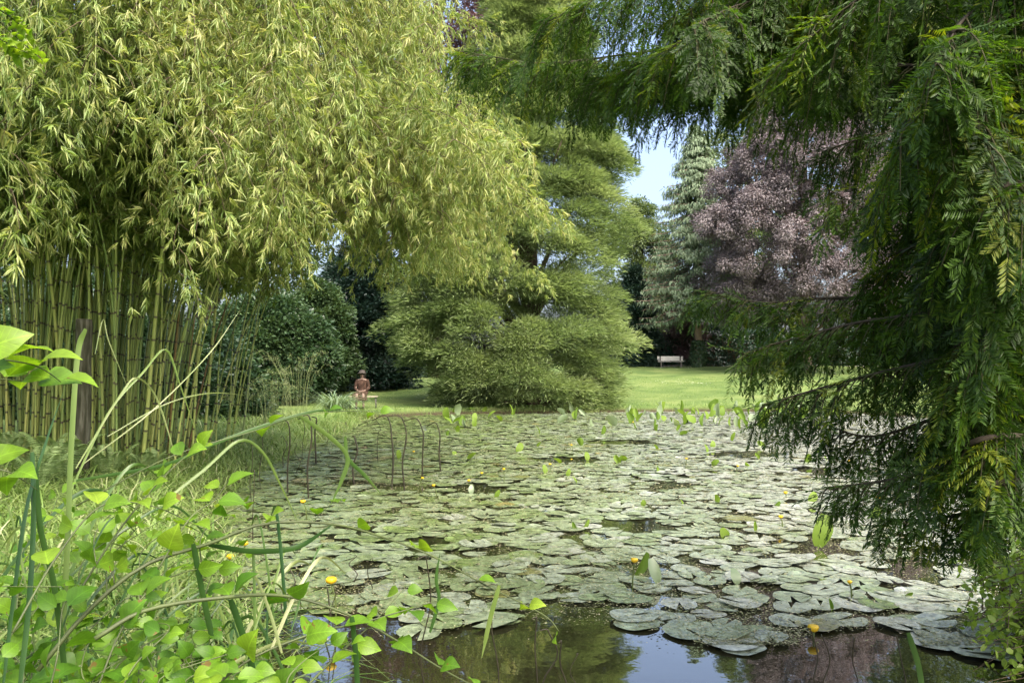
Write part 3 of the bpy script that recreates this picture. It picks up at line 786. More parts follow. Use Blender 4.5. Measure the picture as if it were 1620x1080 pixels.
px_tree('deciduous_tree', 'green tree farthest to the side behind the bamboo', 'tree', -160, 36, [590,540,460,360,260,160,60,0], [110,150,170,170,155,130,80,30], 240, 1.1, .8, 240, 6.5, .6, T_OVAL, 'shrub_leaf', r0=.4, tmean=.55, group='trees behind the bamboo')
px_tree('deciduous_tree', 'green tree behind the thickest bamboo culms', 'tree', 60, 38, [590,540,460,360,260,160,60,0], [110,150,170,170,155,130,80,30], 260, 1.1, .8, 240, 6.5, .6, T_OVAL, 'shrub_leaf', r0=.4, tmean=.5, group='trees behind the bamboo')

# shrubs at the back of the lawn
px_tree('dark_shrub', 'very dark evergreen shrub behind the seated person', 'shrub', 575, 38, [604,580,540,490,440,400,372], [85,95,95,88,72,48,16], 230, .6, .8, 330, 6.0, .5, T_OVAL, 'dark_leaf', r0=.12, tmean=.45, tsd=.2)
px_tree('laurel_shrub', 'mid green rounded shrub between bamboo and dark evergreen', 'shrub', 430, 31, [612,590,560,530,500,478], [92,104,104,95,74,34], 260, .5, .8, 330, 6.5, .5, T_OVAL, 'shrub_leaf', r0=.1, tmean=.5, tsd=.2)
px_tree('laurel_shrub', 'lighter shrub tucked behind the right edge of the bamboo', 'shrub', 505, 34, [606,580,550,520,490,466,450], [50,60,62,58,50,34,12], 170, .45, .8, 300, 6.5, .5, T_OVAL, 'shrub_leaf', r0=.1, tmean=.75, tsd=.15)
for q, (px_, d_, hh) in enumerate(((30, 21, 95), (150, 20, 120), (250, 19, 90), (330, 21, 75))):
    px_tree('understory_shrub', ('low shrub behind the first bamboo culms', 'taller dark shrub behind the bamboo', 'dark shrub behind the leaning bamboo culms', 'low shrub at the right foot of the bamboo')[q], 'shrub', px_, d_, [650,630,600,600-hh*.5,600-hh], [85,92,90,70,28], 110, .45, .8, 300, 8.5, .5, T_OVAL, 'shrub_leaf', r0=.06, tmean=.35, tsd=.2, group='shrubs behind the bamboo')
px_tree('evergreen_shrub', 'dark blue green conical evergreen beside the bench hedge', 'shrub', 1003, 58.5, [592,560,520,480,450,425], [38,42,38,30,20,6], 150, .55, .9, 300, 4.6, .55, T_OVAL, 'dark_leaf', r0=.1, tmean=.6, tsd=.15, foot=1)
px_tree('leafless_shrub', 'brownish thin shrub above the hedge near the spruce trunk', 'shrub', 1082, 60.5, [560,540,520,500,482], [34,42,42,32,14], 60, .6, .8, 120, 4.4, .4, T_OVAL, 'dark_beech_leaf', r0=.08, tmean=.7)

# hedge along the far side
def hedge():
    t = empty('hedge', (14, 61, gz1(14, 61)), 'long dark green clipped hedge behind the bench', 'hedge')
    LV = Leaves(); n = 15000
    for face in range(2):
        x = rng.uniform(3, 44, n); y0 = 60.2
        hgt = 2.5+.35*np.sin(x*.5)+.25*np.sin(x*1.3+1)
        if face == 0:
            h = hgt*rng.random(n); y = y0+.25*np.sin(x*1.9+h*2)+.15*rng.normal(size=n)-.25*np.sin(h*1.3); z = 2.0+h
            o = np.tile([0, -1, .3], (n, 1))
        else:
            y = y0+rng.random(n)*1.6; z = 2.0+hgt+.12*rng.normal(size=n); o = np.tile([0, -.3, 1], (n, 1))
        LV.add(np.stack([x, y, z], 1), norm(np.array([0, -.3, -.6])+.7*rng.normal(size=(n, 3))), norm(o+.5*rng.normal(size=(n, 3))), rng.uniform(.16, .30, n), rng.uniform(.09, .15, n),
               np.clip(.42+.25*np.sin(x*.7)*np.sin(z*2+x)+.2*rng.normal(size=n), 0, 1))
    LV.build('foliage', T_OVAL, M['hedge_leaf'], t)
    mb = MB()
    mb.box((23.5, 61.2, 3.0), (40.6, 1.4, 2.6), .1); 
    m_ = mb.build('twig_core', M['twig'], t, False)
hedge()

# ------------------------------------------------------------------ bench in front of the hedge
M['bench_wood'] = plain_mat('bench_wood', [(.62,.60,.55),(.78,.76,.70)], .8, .25, 6, stretch=(.3,3,3))
M['bench_leg'] = plain_mat('bench_leg', [(.10,.09,.08),(.16,.15,.13)], .7, .3, 8)
def bench():
    d = 57.2; X = (1061-810)/F*d; z0 = gz1(X, d)
    t = empty('bench', (X, d, z0), 'long pale grey wooden bench in front of the hedge', 'bench')
    w = 1.85
    b = MB()
    for k in range(3): b.box((X, d+.22, z0+.56+.105*k), (w, .03, .092), .5)
    b.build('backrest', M['bench_wood'], t, False)
    b = MB()
    for k in range(4): b.box((X, d-.18+.11*k, z0+.44), (w, .095, .035), .5)
    b.build('seat', M['bench_wood'], t, False)
    for s in (-1, 1):
        for f in (-1, 1):
            g = MB(); g.box((X+s*.72, d-.02+f*.18, z0+(.19 if f < 0 else .39)), (.07, .06, .46 if f < 0 else .86), .5); g.build('leg', M['bench_leg'], t, False)
bench()

# ------------------------------------------------------------------ person on a plank bench by the water
M['skin'] = plain_mat('skin', [(.13,.088,.065),(.19,.135,.105)], .6, .3, 10)
M['dress'] = plain_mat('dress', [(.018,.010,.006),(.036,.020,.013),(.065,.038,.026)], .9, .2, 14, stretch=(1,1,.6))
M['felt'] = plain_mat('felt', [(.04,.035,.03),(.062,.056,.05)], .95, .1, 30)
M['hair'] = plain_mat('hair', [(.012,.009,.007),(.03,.02,.015)], .6, .3, 30)
M['eye'] = plain_mat('eye', [(.01,.008,.006),(.02,.015,.01)], .2, .5, 10)
M['lip'] = plain_mat('lip', [(.28,.10,.08),(.34,.13,.10)], .5, .3, 10)
M['plank'] = plain_mat('plank', [(.24,.22,.16),(.34,.31,.23)], .8, .2, 8)
M['iron'] = plain_mat('iron', [(.05,.05,.045),(.09,.085,.075)], .6, .4, 10)

def person():
    d = 28.2; X = (573-810)/F*d; g = gz1(X, d)
    t = empty('person', (X, d, g), 'person in brown dress and grey brimmed hat seated by the water, hands in lap', 'person')
    B = np.array([X, d, g])
    # skeleton: vertex, radius, parent; root is the pelvis
    S = [((0,.04,.56),.13,-1),((0,.05,.72),.115,0),((0,.05,.88),.125,1),((0,.04,1.00),.085,2),((0,.02,1.07),.048,3),((0,.01,1.125),.062,4),((0,.0,1.19),.085,5),((0,.005,1.255),.07,6)]
    def add(p, r, par): S.append((p, r, par)); return len(S)-1
    for s in (-1, 1):
        hp = add((s*.10,-.02,.54),.09,0); kn = add((s*.115,-.42,.50),.062,hp); mc = add((s*.12,-.44,.34),.052,kn); an = add((s*.125,-.43,.085),.034,mc)
        he = add((s*.127,-.44,.04),.034,an); add((s*.14,-.57,.028),.026,he)
        sh = add((s*.17,.04,.98),.058,3); el = add((s*.235,-.02,.72),.043,sh); wr = add((s*.12,-.22,.63),.027,el)
        pm = add((s*.075,-.275,.62),.030,wr)
        pe = add((s*.045,-.31,.617),.022,pm)
        for f, (ox, oy, ln) in enumerate(((-.02,.0,.062),(-.008,-.006,.07),(.005,-.008,.065),(.018,-.005,.052))):
            a1 = add((s*(.038+ox*.6)-s*.012, -.335+oy+f*.004, .616-f*.002), .0085, pe)
            add((s*(.02+ox*.9)-s*.02, -.335+oy-ln*.55, .602-f*.003), .0075, a1)
        th = add((s*.07,-.30,.642),.010,pm); add((s*.045,-.335,.640),.008,th)
    me = bpy.data.meshes.new('body')
    me.from_pydata([tuple(B+np.array(p)) for p, r, q in S], [(i, q) for i, (p, r, q) in enumerate(S) if q >= 0], [])
    o = link('body', me, M['skin'], t)
    md = o.modifiers.new('skin', 'SKIN'); md.use_smooth_shade = True
    for i, (p, r, q) in enumerate(S):
        sv = me.skin_vertices[0].data[i]; sv.radius = (r, r); sv.use_root = (i == 0)
    sb = o.modifiers.new('sub', 'SUBSURF'); sb.levels = 2; sb.render_levels = 2
    # face
    H = B+np.array([0, 0, 1.20])
    for s in (-1, 1):
        e = MB(); e.tube([H+np.array([s*.03,-.070,.0]), H+np.array([s*.03,-.086,.0])], [.012,.008], 8); e.build('eye', M['eye'], t)
        r_ = MB(); r_.tube([H+np.array([s*.080,.0,-.025]), H+np.array([s*.092,.01,.0]), H+np.array([s*.086,.012,.022])], [.008,.014,.008], 6); r_.build('ear', M['skin'], t)
    n_ = MB(); n_.tube([H+np.array([0,-.076,.008]), H+np.array([0,-.098,-.025]), H+np.array([0,-.076,-.034])], [.007,.014,.008], 7); n_.build('nose', M['skin'], t)
    l_ = MB(); l_.tube([H+np.array([-.022,-.068,-.055]), H+np.array([0,-.078,-.056]), H+np.array([.022,-.068,-.055])], [.003,.008,.003], 6); l_.build('mouth', M['lip'], t)
    def loft(rings, n=18, wob=0., seed=0):
        V = []; Fc = []
        for i, (c, u, v) in enumerate(rings):
            for j in range(n):
                a = 6.283*j/n; w = 1+wob*math.sin(5*a+i*.6+seed)
                V.append(B+np.array(c)+np.array(u)*math.cos(a)*w+np.array(v)*math.sin(a)*w)
        for i in range(len(rings)-1):
            for j in range(n): Fc.append((i*n+j, i*n+(j+1) % n, (i+1)*n+(j+1) % n, (i+1)*n+j))
        m_ = MB(); m_.add(V, Fc); return m_
    hr = loft([((0,.02,1.29),(.03,0,0),(0,.03,0)),((0,.02,1.26),(.085,0,0),(0,.085,0)),((0,.03,1.20),(.102,0,0),(0,.092,0)),((0,.045,1.12),(.108,0,0),(0,.075,0)),((0,.06,1.05),(.10,0,0),(0,.05,0)),((0,.06,1.0),(.07,0,0),(0,.03,0))], 16, .04)
    hr.build('hair', M['hair'], t)
    ht = loft([((0,.01,1.365),(.03,0,0),(0,.03,0)),((0,.01,1.36),(.075,0,0),(0,.085,0)),((0,.01,1.33),(.10,0,0),(0,.11,0)),((0,.01,1.255),(.112,0,0),(0,.12,0)),((0,.005,1.245),(.15,0,-.012),(0,.16,-.01)),((0,.0,1.225),(.172,0,0),(0,.185,-.03)),((0,.0,1.222),(.168,0,0),(0,.18,-.03)),((0,.005,1.238),(.11,0,0),(0,.115,0))], 20)
    ht.build('hat', M['felt'], t)
    dr = loft([((0,.04,1.03),(.085,0,0),(0,.075,0)),((0,.045,1.005),(.17,0,0),(0,.10,0)),((0,.05,.93),(.205,0,0),(0,.135,0)),((0,.05,.82),(.175,0,0),(0,.14,0)),((0,.05,.70),(.155,0,0),(0,.135,0)),((0,.03,.60),(.21,0,0),(0,.16,.06)),
               ((0,-.10,.555),(.235,0,0),(0,.10,.11)),((0,-.28,.535),(.245,0,0),(0,.05,.105)),((0,-.43,.50),(.25,0,0),(0,.055,.10)),((0,-.50,.44),(.25,0,0),(0,.08,.06)),((0,-.50,.36),(.26,0,0),(0,.09,.0)),((0,-.49,.30),(.265,0,0),(0,.10,0))], 26, .03)
    dr.build('dress', M['dress'], t)
    for s in (-1, 1):
        sl = MB(); sl.tube(spline([B+np.array([s*.16,.04,1.0]), B+np.array([s*.215,.0,.85]), B+np.array([s*.238,-.02,.72]), B+np.array([s*.15,-.18,.645])], 9), np.linspace(.07, .04, 9), 10); sl.build('sleeve', M['dress'], t)
        sh = MB(); sh.tube(spline([B+np.array([s*.125,-.40,.05]), B+np.array([s*.13,-.47,.045]), B+np.array([s*.143,-.60,.03])], 6), [.045,.05,.046,.044,.04,.02], 8); sh.build('shoe', M['hair'], t)
    # the plank it sits on
    p = empty('plank_bench', (X, d, g), 'narrow pale plank seat under the seated person in brown', 'bench')
    m_ = MB(); m_.box(B+np.array([.02,.05,.425]), (1.02,.26,.04)); m_.build('seat', M['plank'], p, False)
    for s in (-1, 1):
        for f in (-1, 1):
            l2 = MB(); l2.tube([B+np.array([.02+s*.46,.05+f*.09,-.05]), B+np.array([.02+s*.45,.05+f*.08,.41])], .014, 6); l2.build('leg', M['iron'], p)
person()
# ------------------------------------------------------------------ bamboo clump
def bamboo():
    t = empty('bamboo_clump', (-6.2, 11.4, gz1(-6.2, 11.4)), 'huge arching clump of bamboo on the bank, golden green and drooping over the pond', 'bamboo')
    LV = Leaves(); BR = MB()
    culms = []
    def curve(bx, by, az, L, a0, a1, pw=2.0, n=44, sat=1.0):
        s = np.linspace(0, 1, n); phi = np.radians(a0 + (a1-a0)*np.minimum(1, s/sat)**pw)
        ds = L/(n-1)
        h = np.concatenate([[0], np.cumsum(np.sin(phi[:-1])*ds)]); v = np.concatenate([[0], np.cumsum(np.cos(phi[:-1])*ds)])
        wob = .05*np.sin(s*5+bx*9)
        return np.stack([bx+math.cos(az)*h+wob*math.sin(az), by+math.sin(az)*h-wob*math.cos(az), gz1(bx, by)-.05+v], 1)
    specs = []
    def hang(bx, by, az, La, a0, a1, pw, r, dens, zt):
        """an arch of length La whose tail then hangs straight down to about height zt"""
        end = curve(bx, by, az, La, a0, a1, pw, 30, 1.0)[-1][2]
        tail = float(np.clip(end-zt, .05, 4.0))
        specs.append((bx, by, az, La+tail, a0, a1, pw, r, dens, La/(La+tail)))
    # thick culms in the body of the clump
    for i in range(62):
        bx = rng.uniform(-8.2, -4.35); by = rng.uniform(9.6, 13.6)
        ax_ = (bx+6.3)/2.0; ay_ = (by-11.6)/2.0
        az = math.atan2(ay_+.25*rng.normal(), ax_+.25*rng.normal())
        e = math.hypot(ax_, ay_)
        specs.append((bx, by, az, rng.uniform(8.5, 10.5), 2+4*e+rng.uniform(-1, 2), rng.uniform(70, 110)+25*min(e, 1.2), 2.2, rng.uniform(.018, .028), 1, 1.0))
    # outer thin culms fanning to the right
    for i in range(26):
        bx = -4.75+rng.normal()*.33; by = rng.uniform(9.6, 12.2)
        specs.append((bx, by, rng.uniform(-.55, .35), rng.uniform(7.0, 8.4), rng.uniform(5, 15), rng.uniform(105, 135), 2.1, rng.uniform(.011, .018), 1, .85))
    # long arches that reach far over the water, their tails hanging
    for i in range(30):
        La = rng.uniform(8.8, 10.5)
        hang(-5.85+rng.normal()*.3, rng.uniform(9.8, 12.2), rng.uniform(-.32, .32), La, rng.uniform(1, 5), rng.uniform(164, 174), 2.8, rng.uniform(.015, .021), 1.15, rng.uniform(2.9, 4.3))
    # the near face of the dome: arches that come forward and to the right
    for i in range(34):
        La = rng.uniform(6.4, 9.8)
        hang(-5.45+rng.normal()*.4, rng.uniform(9.5, 10.8), rng.uniform(-.95, .0), La, rng.uniform(1, 5), rng.uniform(160, 173), 2.7, rng.uniform(.013, .019), 1.05, rng.uniform(2.75, 3.8))
    # shorter ones inside the arch
    for i in range(18):
        hang(-5.1+rng.normal()*.5, rng.uniform(9.8, 12.6), rng.uniform(-.5, .4), rng.uniform(5.6, 8.4), rng.uniform(1, 6), rng.uniform(155, 172), 2.7, rng.uniform(.012, .018), 1.0, rng.uniform(2.9, 4.0))
    # arches leaning to the viewer
    for i in range(66):
        bx = -9.2+4.6*(i+rng.random())/66
        hang(bx, rng.uniform(9.3, 10.8), -math.pi/2+rng.normal()*.35+.10*(bx+6.5), rng.uniform(5.8, 9.6), rng.uniform(0, 4), rng.uniform(158, 174), 2.6, rng.uniform(.013, .021), 1.0, rng.uniform(2.15, 3.9))
    extra = MB(); ncl = 0
    for k, (bx, by, az, L, a0, a1, pw, r, dens, sat) in enumerate(specs):
        n = 44; pts = curve(bx, by, az, L, a0, a1, pw, n, sat)
        # culm: internodes with a dark ring at each node
        nn = int(L/.27); P_ = []; R_ = []; T_ = []
        base_t = float(np.clip(rng.normal(.62, .16), .35, .95))
        sarr = np.linspace(0, 1, n)
        for j in range(nn):
            for f, rr, tt in ((0.0, 1.12, .02), (.09, 1.0, base_t), (.5, 1.0, base_t+rng.normal()*.05), (.93, 1.03, base_t)):
                s = (j+f)/nn
                P_.append([np.interp(s, sarr, pts[:, c]) for c in range(3)]); R_.append(r*rr*(1-.93*s)); T_.append(tt)
        orange = k % 19 == 4
        if ncl < 99:
            mb = MB(); mb.tube(P_, R_, 6, T_[:-1] if False else T_[:len(P_)-1]); o = mb.build('culm', M['culm_orange'] if orange else M['culm'], t)
            if orange: o['label'] = 'orange brown ageing culm'
            ncl += 1
        else: extra.tube(P_, R_, 5, T_[:len(P_)-1])
        # leafy side branches
        tan = norm(np.gradient(pts, axis=0))
        s0 = .34 if sat == 1 else .36
        for s in np.arange(s0, 1.0, .024/dens):
            c = np.array([np.interp(s, sarr, pts[:, q]) for q in range(3)]); tg = np.array([np.interp(s, sarr, tan[:, q]) for q in range(3)])
            for b in range(2):
                hd = rng.uniform(0, 6.283); lat = np.array([math.cos(hd), math.sin(hd), 0])
                d0 = norm(tg*.55+lat*.8+np.array([0, 0, .15])); bl = rng.uniform(.35, .95)*(1-.35*s)
                q = np.linspace(0, 1, 5)[:, None]
                bp = c + d0*bl*q*(1-.25*q) + np.array([0, 0, -1])*bl*.62*q**2
                if rng.random() < .5: BR.tube(bp, np.linspace(.005, .002, 5), 3, .5, cap=False)
                ns = 6
                for w in np.linspace(.25, 1.0, ns):
                    pp = np.array([np.interp(w, q[:, 0], bp[:, z]) for z in range(3)]) + rng.normal(size=3)*.035
                    m = int(rng.integers(6, 11)); fl = .80 if bp[0, 0] > -3.6 else 1.0
                    td = norm(d0*(1-w)*.6 + lat*.25 + np.array([0, 0, -.75*w-.1]) + .35*rng.normal(size=3))
                    axl = norm(td + .42*rng.normal(size=(m, 3)) + np.array([0, 0, -.25]))
                    LV.add(pp+td*rng.uniform(0, .09, m)[:, None], axl, norm(np.array([.2, -.3, .8])+.6*rng.normal(size=(m, 3))),
                           fl*rng.uniform(.085, .165, m), rng.uniform(.012, .019, m)*(.5+.5*fl), np.clip(rng.normal(.45, .12)+.16*rng.normal(size=m) + (.14 if bp[0, 0] > -4 else -.04), 0, 1))
    if extra.v: tag(extra.build('culms', M['culm'], t), kind='stuff')
    BR.build('branchwork', M['twig'], t)
    LV.build('foliage', T_BLADE, M['bamboo_leaf'], t)
bamboo()

# ------------------------------------------------------------------ grasses
def arc_template(bend, n=5):
    V = [[0, -.5, 0], [0, .5, 0]]; Fc = []
    for i in range(1, n):
        t = i/n; a = bend*t
        al = math.sin(a)/bend*1.0 if bend else t; upv = -(1-math.cos(a))/bend if bend else 0
        w = .5*(1-t**2.2); V += [[al, -w, upv], [al, w, upv]]
    al = math.sin(bend)/bend; V.append([al, 0, -(1-math.cos(bend))/bend])
    for i in range(n-1): a = 2*i; Fc += [[a, a+1, a+3], [a, a+3, a+2]]
    a = 2*(n-1); Fc.append([a, a+1, a+2])
    return np.array(V, float), np.array(Fc)
G_ST = arc_template(.7); G_AR = arc_template(2.0)

def scatter_grass(name, label, x, y, h, w, tmpl, mat, lean=.35, tm=.5, ts=.2, sink=.03, toward=None):
    n = len(x); z = gz(x, y)
    a = rng.uniform(0, 6.283, n); hz = np.stack([np.cos(a), np.sin(a), 0*a], 1)
    if toward is not None: hz = norm(hz+np.array(toward))
    up = np.tile([0, 0, 1.0], (n, 1))
    l = np.abs(rng.normal(size=n))*lean+.08
    ax = norm(up + hz*l[:, None])
    nr = norm(np.cross(np.cross(ax, hz+1e-6), ax))*-1     # bends outward
    return leaves(name, np.stack([x, y, z-sink], 1), ax, -nr*-1, h, w, np.clip(tm+ts*rng.normal(size=n), 0, 1), tmpl, M[mat])

def pick(n, x0, x1, y0, y1, lo, hi):
    x = rng.uniform(x0, x1, n); y = rng.uniform(y0, y1, n); s = shore_dist(x, y); k = (s > lo) & (s < hi); return x[k], y[k]
# bank on the left under the bamboo, down to the water
x, y = pick(26000, -9, -1.2, 3.2, 20, -.12, 2.2)
x2, y2 = pick(14000, -6, -2, 5, 26, -.15, .55)
x = np.concatenate([x, x2]); y = np.concatenate([y, y2])
tag(scatter_grass('bank_grass', '', x, y, rng.uniform(.25, .62, len(x)), rng.uniform(.009, .019, len(x)), G_AR, 'grass_blade', .45, .5, .22),
    'long pale green grass covering the bank under the bamboo', 'grass', kind='stuff')
x, y = pick(26000, -9, 16, 22, 33, -.1, .6)
x3, y3 = pick(6000, 1.5, 6, 2.5, 9, -.05, .8)
x = np.concatenate([x, x3]); y = np.concatenate([y, y3])
tag(scatter_grass('shore_grass', '', x, y, rng.uniform(.10, .28, len(x)), rng.uniform(.008, .016, len(x)), G_ST, 'grass_blade', .4, .42, .2),
    'short rough grass along the far shore', 'grass', kind='stuff')
# lawn turf beside the far shore
x, y = pick(60000, -12, 18, 27, 46, .3, 30)
tag(scatter_grass('lawn_turf', '', x, y, rng.uniform(.04, .10, len(x)), rng.uniform(.010, .02, len(x)), G_ST, 'grass_blade', .5, .40, .2),
    'short mown turf of the lawn', 'grass', kind='stuff')
x, y = pick(5200, -6, 20, 31, 57, .6, 30)
cl_ = np.sin(x*.9+y*.3)+np.sin(y*.55-x*.4+1)+.5*rng.normal(size=len(x)) > 1.25; x, y = x[cl_], y[cl_]
n_ = len(x); a_ = rng.uniform(0, 6.283, n_)
M['daisy'] = leaf_mat('daisy', [(.6,.6,.55),(.75,.75,.7)], .2, .6, .3, (1,1,1))
tag(leaves('lawn_daisies', np.stack([x, y, gz(x, y)+.07], 1), np.stack([np.cos(a_), np.sin(a_), .1*rng.normal(size=n_)], 1), np.tile([0, -.5, 1.], (n_, 1)), .032, .032, rng.random(n_), T_OVAL, M['daisy']),
    'tiny white daisies sprinkled over the lawn', 'daisies', kind='stuff')
# rank growth on the near bank, below and left of the viewer
x, y = pick(3800, -3.2, -.35, 1.0, 4.6, -.12, 3)
tag(scatter_grass('near_grass', '', x, y, rng.uniform(.35, .85, len(x)), rng.uniform(.007, .015, len(x)), G_AR, 'sedge', .5, .5, .22),
    'tangle of sedge and grass on the near bank', 'grass', kind='stuff')

def tuft(name, label, cat, X, Y, n, h, w, mat, lean, tm, tmpl, spread, group=None):
    z0 = gz1(X, Y); t = empty(name, (X, Y, z0), label, cat, group)
    for part in range(1):
        a = rng.uniform(0, 6.283, n); rr = spread*np.sqrt(rng.random(n)); x = X+rr*np.cos(a); y = Y+rr*np.sin(a)
        hz = norm(np.stack([np.cos(a)+.4*rng.normal(size=n), np.sin(a)+.4*rng.normal(size=n), 0*a], 1))
        ax = norm(np.array([0, 0, 1.])+hz*(np.abs(rng.normal(size=n))*lean+.05)[:, None])
        nr = norm(np.cross(ax, np.cross(hz, ax))); 
        leaves('blades', np.stack([x, y, np.full(n, z0-.03)], 1), ax, -nr, h*rng.uniform(.6, 1.1, n), w*rng.uniform(.7, 1.2, n), np.clip(tm+.2*rng.normal(size=n), 0, 1), tmpl, M[mat], t)
    return t
def at_ground(px, d): return (px-810)/F*d
tuft('ornamental_grass', 'blue green fountain of ornamental grass left of the seated person', 'grass clump', at_ground(532, 25.5), 25.5, 260, 1.5, .03, 'blue_grass', .32, .5, G_AR, .3)
def seed_grass(px, d, h, label, n=26):
    X = at_ground(px, d); z0 = gz1(X, d)
    t = tuft('seeding_grass', label, 'grass clump', X, d, 120, h*.6, .012, 'grass_blade', .35, .6, G_AR, .28, 'tall seeding grasses')
    mb = MB(); LV = Leaves()
    for i in range(n):
        a = rng.uniform(0, 6.283); b = np.array([X+.2*math.cos(a), d+.2*math.sin(a), z0]); ln = h*rng.uniform(.75, 1.1)
        hd = np.array([math.cos(a), math.sin(a), 0])*rng.uniform(.05, .35)*ln
        pts = spline([b, b+hd*.25+np.array([0, 0, ln*.55]), b+hd+np.array([0, 0, ln*.92]), b+hd*1.5+np.array([0, 0, ln*.9])], 8)
        mb.tube(pts, np.linspace(.004, .002, 8), 3, .8, cap=False)
        m = 36; q = rng.uniform(.62, 1, m); bp = np.stack([np.interp(q, np.linspace(0, 1, 8), pts[:, c]) for c in range(3)], 1)
        LV.add(bp+.03*rng.normal(size=(m, 3)), norm(rng.normal(size=(m, 3))+np.array([0, 0, -.3])), runit(m), .035, .008, np.clip(.8+.15*rng.normal(size=m), 0, 1))
    mb.build('stems', M['grass_blade'], t); LV.build('seed_heads', T_NEEDLE, M['grass_blade'], t)
seed_grass(470, 19, 1.7, 'tall pale seeding grass in front of the rounded shrub')
seed_grass(432, 17.5, 1.25, 'shorter seeding grass at the edge of the lawn left of the ornamental grass')
seed_grass(400, 14.5, 1.0, 'wispy seeding grass by the right foot of the bamboo')

# ferns under the bamboo
def fern(px, d, s, label):
    s *= .8
    X = at_ground(px, d); z0 = gz1(X, d)
    t = empty('fern', (X, d, z0), label, 'fern', 'ferns under the bamboo')
    for k in range(9):
        a = 6.283*k/9+rng.normal()*.25; hd = np.array([math.cos(a), math.sin(a), 0]); L = s*rng.uniform(.75, 1.1)
        q = np.linspace(0, 1, 26)[:, None]
        pts = np.array([X, d, z0]) + hd*L*.55*q + np.array([0, 0, 1])*L*(1.15*q-.48*q**2.6)
        sd_ = np.array([-hd[1], hd[0], 0]); LV = Leaves()
        tg = norm(np.gradient(pts, axis=0))
        for s_ in (-1, 1):
            w = np.sin(math.pi*np.clip(q[:, 0]*.92+.08, 0, 1))**.8*L*.17+.01
            LV.add(pts, norm(sd_*s_+tg*.35+np.array([0, 0, -.25])), np.cross(tg, sd_)+.2*rng.normal(size=pts.shape), w, L*.026, np.clip(.6+.15*rng.normal(size=26), 0, 1))
        o = LV.build('frond', T_BLADE, M['fern'], t)
fern(100, 8.6, .95, 'large pale fern left of the wooden post'); fern(62, 8.0, .8, 'fern at the far left below the bamboo'); fern(172, 9.0, .75, 'fern just right of the wooden post')
fern(232, 9.4, .55, 'small fern under the middle bamboo culms'); fern(20, 9.0, .7, 'fern half hidden behind big bright leaves')

# weathered post
def post():
    X, Y = at_ground(133, 9.0), 9.0; z0 = gz1(X, Y); top = 1.45+75/F*Y
    mb = MB(); n = 12
    pts = spline([(X-.03, Y, z0-.3), (X-.02, Y, z0+.4), (X, Y, top-.03), (X, Y, top)], 10)
    mb.tube(pts, 1.5*np.array([.05,.052,.05,.052,.054,.052,.054,.053,.05,.036]), n)
    for i, v in enumerate(mb.v):
        a = i*2.399; k = .006*math.sin(i % n*2.1)+.003*math.sin(a)
        c = pts[min(i//n, 9)]; r = np.array(v)-c; mb.v[i] = tuple(np.array(v)+norm(r)*k)
    o = mb.build('wooden_post', M['post'])
    tag(o, 'weathered grey brown wooden post standing before the bamboo', 'post')
M['post'] = plain_mat('post', [(.018,.019,.011),(.042,.043,.027),(.11,.11,.085)], .95, .15, 26, stretch=(1,1,.12), bump=1.0)
post()

# hooked dead stems standing in the water
def hooked(px, pyt, pyb, hook=26, lean=0, label=None, thick=.014, d=None):
    d = d or water_d(pyb); k = d/F
    b = P(px, pyb, d); b[2] = 0
    top = P(px+lean, pyt, d)
    dy = rng.uniform(-.06, .06); hook *= rng.uniform(.6, 1.15); thick *= rng.uniform(.7, 1.1)
    pts = spline([b-np.array([0, 0, .3]), b, b*.62+top*.38+np.array([rng.normal()*.02, dy*.3, 0]), b*.3+top*.7+np.array([rng.normal()*.022, dy*.6, 0]), top+np.array([0, dy, -hook*.55*k]), top+np.array([-hook*.30*k, dy, -hook*.05*k]), top+np.array([-hook*1.0*k, dy*1.3, hook*rng.uniform(-.45, .05)*k])], 22)
    mb = MB(); mb.tube(pts, thick*np.linspace(1, .55, 22), 6, np.clip(np.linspace(.3, .6, 21)+.1*rng.normal(size=21), 0, 1))
    o = mb.build('reed_stem', M['reed'])
    # origin at its foot
    o.data.transform(__import__('mathutils').Matrix.Translation(-__import__('mathutils').Vector((b[0], b[1], 0)))); o.location = (b[0], b[1], 0)
    return tag(o, label or 'thin dark hooked stem standing in the shallow water by the grassy bank', 'stem', 'dead hooked stems standing in the pond')
hooked(697, 667, 747, 28, -4, 'hooked dark stem farthest out from the bank'); hooked(668, 660, 757, 30, -1, 'tall hooked dark stem second from the open pond')
hooked(640, 656, 778, 34, 0, 'tallest and straightest of the hooked dark stems'); hooked(620, 655, 768, 36, -3, 'thick hooked dark stem just left of the tallest one')
hooked(598, 662, 732, 28, 4, 'bent hooked stem between a dark folded blade and the thick stem', .007); hooked(560, 690, 768, 6, 0, 'short dark stem without hook under the folded blade')
hooked(488, 655, 790, 26, 3); hooked(455, 664, 782, 22, 4); hooked(500, 660, 735, 8, 0); hooked(522, 680, 720, 4, -2, None, .007); hooked(478, 658, 726, 4, 1, None, .007)
hooked(398, 700, 800, 6, 0, None, .007); hooked(412, 690, 775, 5, 2, None, .007); hooked(448, 690, 740, 6, 0, None, .007); hooked(400, 745, 860, 4, 0, None, .006); hooked(468, 700, 750, 6, 2, None, .007)
